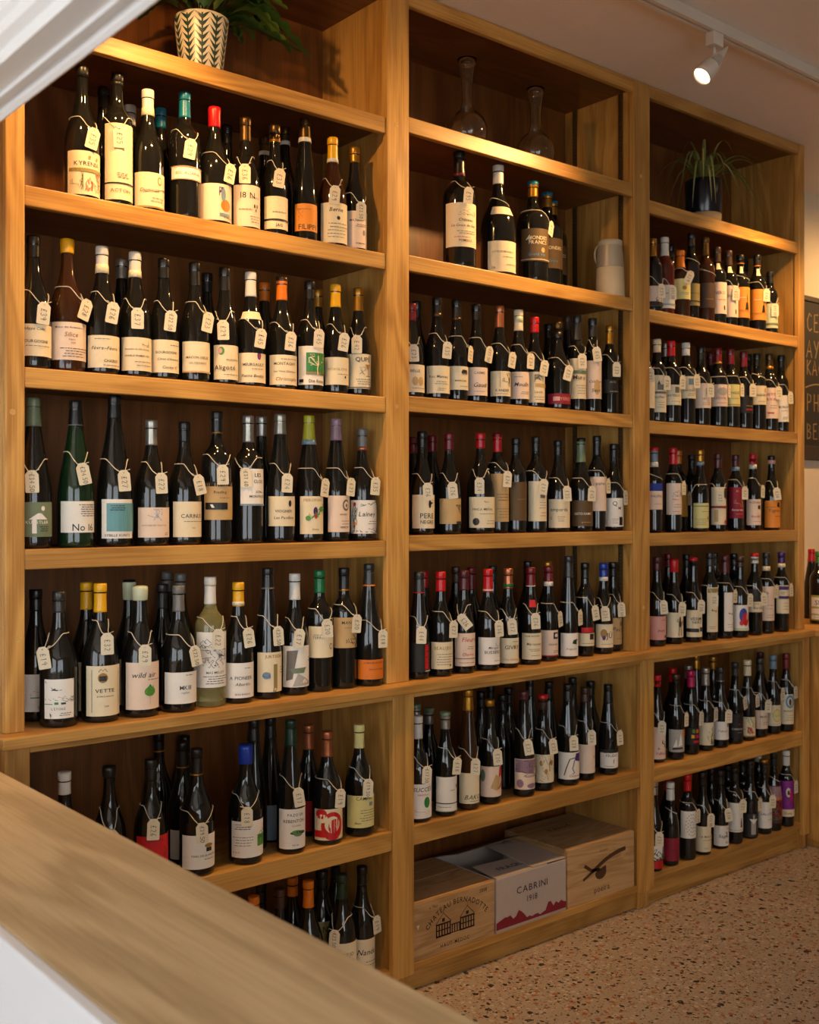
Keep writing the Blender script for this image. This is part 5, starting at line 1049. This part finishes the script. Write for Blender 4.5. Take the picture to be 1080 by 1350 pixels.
for k in range(44):
    a = 2 * math.pi * k / 44 + rn.uniform(-.2, .2)
    dx, dy = math.cos(a), math.sin(a) * .5
    side = abs(dx)
    reach = rn.uniform(.13, .19) + .12 * side * (.4 + .6 * rn.random()); hgt = rn.uniform(.03, .15)
    drop = rn.uniform(.03, .13) * max(0, side - .35) * 1.3
    pts = []; n = 28; bend = rn.uniform(-.35, .35)
    for i in range(n):
        t = i / (n - 1); r_ = .02 + reach * t; aa = bend * t * t
        zz = PH - .012 + hgt * math.sin(min(1, t * 1.2) * math.pi * .6) * 1.2 - drop * max(0, t - .35) ** 1.6 * 2.6 + (.02 if side < .5 else 0) * t
        pts.append(((dx * math.cos(aa) - dy * math.sin(aa)) * r_, (dy * math.cos(aa) + dx * math.sin(aa)) * r_, min(zz, .335)))
    W = rn.uniform(.020, .034)
    wd = [.0013 if i / (n - 1) < .25 else W * math.sin(((i / (n - 1)) - .22) / .80 * math.pi) ** .7 + .0012 for i in range(n)]
    v, f = blade(pts, wd, lobes=1.0, fold=.3)
    mesh('leaf', v, f, m_leaf if k % 4 else m_leaf2, pp, True)

# ------------------------------------------------------------------ spider plant
X = un(928, 0, .105)[0]; z = Z0 + SHELF[2][0]
sp_ = tag(empty('spider_plant', (X, .105, z)), 'spider plant with long striped arching leaves in dark blue glazed pot', 'plant')
lathe('pot', [(.060, 0), (.066, .003), (.0695, .046)], plain('stoneware', 'b79c74', .7, noise=.08), sp_, 36)
lathe('glaze', [(.0697, .045), (.0708, .047), (.074, .15), (.0745, .178), (.073, .18), (.0705, .177), (.069, .16)], plain('navy_glaze', (.006, .009, .016, 1), .2), sp_, 36)
lathe('soil', [(.069, .161), (0, .164)], plain('soil', '241a12'), sp_, 20)
m_sl = plain('spider_leaf', (.16, .18, .04, 1), .45, noise=.3, nscale=50)
m_sl2 = plain('spider_leaf_edge', (.46, .41, .16, 1), .5)
for k in range(36):
    a = 2 * math.pi * k / 36 + rn.uniform(-.15, .15)
    reach = rn.uniform(.12, .27); hgt = rn.uniform(.05, .12) if k % 7 else rn.uniform(.13, .17); dx, dy = math.cos(a), math.sin(a)
    if k % 7 == 0: reach *= .6
    if dy > 0: dy *= .7
    if dx < 0: reach *= .8
    pts, n = [], 16
    for i in range(n):
        t = i / (n - 1)
        pts.append((dx * (.012 + reach * t ** .9), dy * (.012 + reach * t ** .9), .165 + hgt * math.sin(t ** .8 * math.pi * .72) * 1.15 - (.17 if k % 7 else .03) * max(0, t - .35) ** 1.7 * (.5 + (k % 5) / 4) * 1.6))
    wd = [.0074 * (1 - (i / (n - 1)) ** 2.0) * min(1, .5 + i * .2) + .0004 for i in range(n)]
    v, f = blade(pts, wd, fold=.35)
    lf = mesh('leaf', v, f, m_sl, sp_, True)
    v2, f2 = blade([(p[0], p[1], p[2] + .0009) for p in pts], [q * .35 for q in wd], fold=.35)
    mesh('leaf_stripe', v2, f2, m_sl2, lf, True)

# ------------------------------------------------------------------ crates and carton on the bottom board of the carafe bay
def on_front(els, Yp, mat, name, parent, x0, z0):
    vv, ff = [], []
    for gv, gf in els:
        b0 = len(vv); vv += [(x0 + a, Yp, z0 + c) for a, c in gv]; ff += [tuple(b0 + i for i in q) for q in gf]
    return child_of(mesh(name, vv, ff, mat), parent)
m_burn = plain('burnt_print', '2b1a0d', .7)
def crate(x0, x1, y0, y1, z0, z1, name, label, lid_axis='Y'):
    g = tag(empty(name, ((x0 + x1) / 2, (y0 + y1) / 2, z0)), label, 'crate')
    cb_ = lambda n, *a, mat=None: child_of(box(n, *a, mat, None, .0015, 1), g)
    t = .012
    cb_('front_panel', x0, x1, y0, y0 + t, z0, z1 - .001, mat=pine('X'))
    cb_('back_panel', x0, x1, y1 - t, y1, z0, z1 - .001, mat=pine('X'))
    cb_('side_panel', x0, x0 + t, y0 + t, y1 - t, z0, z1 - .008, mat=pine('Y'))
    cb_('side_panel', x1 - t, x1, y0 + t, y1 - t, z0, z1 - .008, mat=pine('Y'))
    cb_('base_panel', x0 + t, x1 - t, y0 + t, y1 - t, z0, z0 + .008, mat=pine('X'))
    w_ = (y1 - y0 - t) / 2
    for k in range(2):
        cb_('lid_plank', x0, x1, y0 + t + k * w_ + .0008, y0 + t + (k + 1) * w_ - .0008, z1 - .008, z1, mat=pine('X'))
    return g
def txt(s, cx, cz, size, wide=1.0, slant=0, arch=None, space=.10):
    v, f, W = text_geo(s, size, slant, wide, space)
    if arch:
        Rr = arch
        v = [((Rr + y) * math.sin(x / Rr), (Rr + y) * math.cos(x / Rr) - Rr) for x, y in v]
    return [(cx + x, cz + y) for x, y in v], f
def quad(x0, z0, x1, z1): return [(x0, z0), (x1, z0), (x1, z1), (x0, z1)], [(0, 1, 2, 3)]
def polyl(pts, hw): return ribbon(pts, hw)
CB = BOT + .0005
x0, x1, zb, zt = 2.084, 2.424, CB, BOT + .173
c1 = crate(x0, x1, -.012, .29, zb, zt, 'wine_crate', 'pine wine crate printed with a château, beside the white carton')
W = x1 - x0; H = zt - zb
els = [txt('CHATEAU BERNADOTTE', W * .53, H * .80, .0165, .92, 0, arch=.155, space=.16), txt('HAUT-MEDOC', W * .5, H * .10, .0115, 1, 0, space=.2), txt('2008', W * .85, H * .86, .011), txt('e 75cl', W * .24, H * .84, .009)]
for cx in (.36, .65):       # two pavilions of the château
    els += [quad(W * (cx - .09), H * .29, W * (cx + .09), H * .32)]
    for k in range(6): els.append(quad(W * (cx - .09 + .0325 * k), H * .3, W * (cx - .09 + .0325 * k) + .005, H * .52))
    els += [quad(W * (cx - .09), H * .50, W * (cx + .09), H * .53), quad(W * (cx - .09), H * .40, W * (cx + .09), H * .42), polyl([(W * (cx - .09), H * .53), (W * cx, H * .70), (W * (cx + .09), H * .53)], .0011), polyl([(W * cx, H * .70), (W * cx, H * .76)], .0008), quad(W * (cx - .016), H * .55, W * (cx + .016), H * .61)]
els += [quad(W * .45, H * .30, W * .56, H * .315), quad(W * .45, H * .44, W * .56, H * .46)] + [quad(W * (.46 + .03 * k), H * .3, W * (.46 + .03 * k) + .004, H * .44) for k in range(4)]
on_front(els, -.0126, m_burn, 'print', c1, x0, zb)
wv, wf = [(W * .045, H * .62), (W * .08, H * .62), (W * .062, H * .54)], [(0, 1, 2)]
on_front([(wv, wf)], -.0127, plain('chip_white', 'c9bfae', .8), 'chip', c1, x0, zb)

x0, x1, zt3 = 2.766, 3.118, BOT + .200
c3 = crate(x0, x1, -.012, .29, CB, zt3, 'wine_crate', 'taller pine wine crate with burnt branch emblem in the corner')
W = x1 - x0; H = zt3 - CB
els = [txt('poeira', W * .50, H * .12, .021, 1.05), txt('DOURO', W * .53, H * .80, .008, 1.1)]
arc = [(W * (.86 - .50 * t), H * (.74 - .24 * t - .09 * math.sin(t * math.pi) * -1 * .6)) for t in [k / 10 for k in range(11)]]
els += [polyl(arc, .0072), polyl([(W * .36, H * .50), (W * .22, H * .40)], .0050), polyl([(W * .24, H * .64), (W * .34, H * .53), (W * .47, H * .50)], .0060),
        ([(W * (.48 + .085 * math.cos(a)), H * (.45 + .12 * math.sin(a))) for a in [k * math.pi / 7 - math.pi for k in range(8)]] + [(W * .56, H * .55), (W * .42, H * .49)], [tuple(range(10))]), txt('i', W * .82, H * .92, .004)]
on_front(els, -.0126, plain('burnt_print_light', '4a2d16', .7), 'print', c3, x0, CB)
tv, tf = txt('poeira', 0, 0, .030, 1.05)
vv = [((x0 + x1) / 2 - .01 - a, .19 - c_, zt3 + .0005) for a, c_ in tv]
child_of(mesh('lid_print', vv, tf, m_burn), c3)

# white carton between the crates
x0, x1, zc = 2.431, 2.758, BOT + .172
bx_ = tag(empty('carton', ((x0 + x1) / 2, .14, CB)), 'white cardboard wine carton with red mountain band between two crates', 'carton')
m_card = plain('white_card', 'b3a59a', .75, noise=.05, nscale=70); m_kraft = plain('kraft_card', '6e5236', .8)
cx_ = lambda n, *a, mat=m_card: child_of(box(n, *a, mat, None, .001, 1), bx_)
cx_('front_panel', x0, x1, -.012, -.008, CB, zc); cx_('back_panel', x0, x1, .284, .288, CB, zc)
cx_('side_panel', x0, x0 + .004, -.008, .284, CB, zc - .001); cx_('side_panel', x1 - .004, x1, -.008, .284, CB, zc - .001)
cx_('base_panel', x0 + .004, x1 - .004, -.008, .284, CB, CB + .004)
def flap(name, pts, mat=m_card):
    v = pts + [(p[0], p[1], p[2] + .003) for p in pts]; n = len(pts)
    return child_of(mesh(name, v, [tuple(reversed(range(n))), tuple(range(n, 2 * n))] + [(i, (i + 1) % n, (i + 1) % n + n, i + n) for i in range(n)], mat), bx_)
flap('front_flap', [(x0 + .002, -.010, zc), (x1 - .09, -.010, zc), (x1 - .06, .10, zc + .001), (x0 + .02, .12, zc + .003)])
flap('side_flap', [(x1 - .16, -.008, zc + .004), (x1, -.008, zc + .003), (x1, .20, zc + .004), (x1 - .14, .24, zc + .012)])
flap('back_flap', [(x0, .284, zc), (x1, .284, zc), (x1, .20, zc + .030), (x0 + .02, .19, zc + .028)], m_kraft)
W = x1 - x0; H = zc - CB
on_front([txt('CABRINI', W * .50, H * .62, .0225, 1.12, space=.18), txt('1918', W * .50, H * .42, .020, 1.0, space=.2)], -.0126, plain('box_print', '1f1a1b', .7), 'print', bx_, x0, CB)
rn = random.Random(5); pk = []
xs = [k / 26 for k in range(27)]
for k, t in enumerate(xs): pk.append((W * t, H * (.17 + .05 * math.sin(t * 8.5) + rn.uniform(-.035, .05) + (.07 if k in (8, 9, 19, 20) else 0))))
els = []
for (a, b2) in zip(pk, pk[1:]): els.append(([(a[0], H * .06), (b2[0], H * .06), b2, a], [(0, 1, 2, 3)]))
on_front(els, -.0127, plain('box_red', '7d0f22', .7), 'mountain_band', bx_, x0, CB)
tv, tf = txt('FRAGILE', 0, 0, .024, 1.0)
child_of(mesh('flap_print', [(x0 + .125 + a * 1.0, .035 + c_, zc + .0052 + c_ * .02) for a, c_ in tv], tf, plain('box_print', '1f1a1b')), bx_)

# ------------------------------------------------------------------ blackboard on the back wall
bb = tag(empty('blackboard', (5.3, YW - .02, Z0 + .3)), 'chalk-lettered blackboard in dark frame hanging above the return counter', 'blackboard')
def bbx(n, *a, mat=None): return child_of(box(n, *a, mat, None, .002, 1), bb)
BX0, BX1, BZ0, BZ1 = 4.80, 5.86, Z0 + .290, Z0 + 1.03
bbx('board', BX0 + .02, BX1 - .02, YW - .020, YW - .004, BZ0 + .01, BZ1 - .01, mat=plain('blackboard_slate', (.018, .014, .011, 1), .7, noise=.4, nscale=14))
m_bf = plain('dark_frame', '3a2c20', .55)
bbx('frame', BX0, BX1, YW - .028, YW - .002, BZ1 - .025, BZ1, mat=m_bf); bbx('frame', BX0, BX1, YW - .028, YW - .002, BZ0 - .055, BZ0 + .012, mat=m_bf)
bbx('frame', BX0, BX0 + .025, YW - .028, YW - .002, BZ0 + .012, BZ1 - .025, mat=m_bf); bbx('frame', BX1 - .025, BX1, YW - .028, YW - .002, BZ0 + .012, BZ1 - .025, mat=m_bf)
vv, ff = [], []
for s, zc_, sz in (('CE', .905, .085), ('AY', .775, .085), ('KAGE', .685, .072), ('PHO', .515, .085), ('BELO', .375, .075)):
    gv, gf, W = hand_geo(s, sz, .0035)
    b0 = len(vv); vv += [(4.872 + W / 2 + a, YW - .0206, Z0 + zc_ + c_) for a, c_ in gv]; ff += [tuple(b0 + i for i in q) for q in gf]
rv, rf = ribbon([(4.86 + .02 * k, Z0 + .585 + .022 * math.sin(k / 12 * math.pi)) for k in range(13)], .003)
b0 = len(vv); vv += [(a, YW - .0206, c_) for a, c_ in rv]; ff += [tuple(b0 + i for i in q) for q in rf]
child_of(mesh('chalk_lettering', vv, ff, plain('chalk', '9c8358', .9)), bb)

# ------------------------------------------------------------------ ceiling track and its spotlights
TY = -.45
tk = tag(empty('lighting_track', (2.4, TY, CEIL)), 'white ceiling lighting track running along in front of the bookcase', 'track')
m_fit = plain('fitting_white', 'd9cfc0', .4)
bm = bmesh.new()                      # channel section, open below
boxbm(bm, .60, 6.2, TY - .018, TY - .004, CEIL - .036, CEIL - .0005); boxbm(bm, .60, 6.2, TY + .004, TY + .018, CEIL - .036, CEIL - .0005)
boxbm(bm, .60, 6.2, TY - .004, TY + .004, CEIL - .012, CEIL - .0005)
child_of(from_bm('rail', bm, m_fit), tk)
def spot(X, aim, power, cone, label, beam):
    """aim: direction of the beam"""
    g = tag(empty('spotlight', (X, TY, CEIL - .036)), label, 'spotlight', 'ceiling track spotlights')
    box('adapter', -.026, .026, -.017, .017, -.042, 0, m_fit, g, .002, 1)
    lathe('stem', [(.0055, -.085), (.0055, -.041)], m_fit, g, 12)
    d = Vector(aim).normalized(); q = Vector((0, 0, -1)).rotation_difference(d)
    piv = Vector((0, 0, -.090)) + d * .012
    def head(name, prof, mat, par=g, seg=28):
        o = lathe(name, prof, mat, None, seg)
        o.parent = par; o.matrix_basis = Matrix.Translation(piv) @ q.to_matrix().to_4x4(); return o
    shell = lambda zz: .0295 - (zz + .010) * .261
    cuts = [-.004 + k * .0080 for k in range(5)]
    prof = [(0, .092), (.003, .087), (.0180, .034)] + [(shell(zz), zz) for c_ in reversed(cuts) for zz in (c_ + .003, c_)] + [(.0295, -.010), (.0315, -.045), (.0315, -.060), (.0295, -.060), (.0285, -.052)]
    hd = head('head', prof, m_fit)
    bm = bmesh.new(); bm.from_mesh(hd.data)
    gone = []
    for f_ in bm.faces:
        c_ = f_.calc_center_median(); an = math.atan2(c_.y, c_.x) % math.pi
        if .4 < an < 1.75 and any(abs(c_.z - k - .0015) < .0004 for k in cuts): gone.append(f_)
    bmesh.ops.delete(bm, geom=gone, context='FACES'); bm.to_mesh(hd.data); bm.free()
    o = lathe('baffle', [(.0300, -.0500), (.010, -.0490), (0, -.0490)], m_fit, None, 24); o.parent = hd  # unseen disc, added to keep the lens's back glow out of the louvres
    em = bpy.data.materials.get('lamp_lens')
    if not em:
        em, nt, bs = nodes_of('lamp_lens'); bs.inputs['Emission Color'].default_value = (1, .72, .40, 1); bs.inputs['Emission Strength'].default_value = 14; MATS['lamp_lens'] = em
    o = lathe('lens', [(.0290, -.0545), (.014, -.057), (0, -.0575)], em, None, 24); o.parent = hd
    ld = bpy.data.lights.new(beam, 'SPOT'); ld.energy = power; ld.color = WARM; ld.spot_size = R(cone); ld.spot_blend = 1.0; ld.shadow_soft_size = .022
    lo = bpy.data.objects.new(beam, ld); C.objects.link(lo)
    lo.location = Vector((X, TY, CEIL - .036)) + piv + d * .068
    lo.rotation_euler = Vector((0, 0, -1)).rotation_difference(d).to_euler()
# the lamp in the picture
spot(2.97, (-.069, .024, -.08), SPOT_W * 1.3, 116, 'white conical track spotlight over the carafe bay, angled downwards', 'spot_beam')
# lamps further along the same track, past the picture's edges
spot(.74, (.62, .36, -.42), SPOT_W * .6, 100, 'track spotlight above the counter, aimed along the bookcase', 'spot_counter_end_offscreen')      # throws the plant's shadow on the post
spot(1.35, (-.15, .34, -.80), SPOT_W * .9, 100, 'track spotlight over the pot bay, aimed down at its shelves', 'spot_pot_bay_offscreen')           # bright pool on the plant's shelf edge
spot(3.95, (-.05, .40, -.80), SPOT_W * 1.0, 100, 'track spotlight over the spider plant bay, aimed down at its bottles', 'spot_spider_bay_offscreen')
spot(5.4, (-.25, .55, -.60), SPOT_W * .9, 110, 'track spotlight beyond the bookcase, aimed at the blackboard wall', 'spot_blackboard_offscreen')   # the lit wall round the board
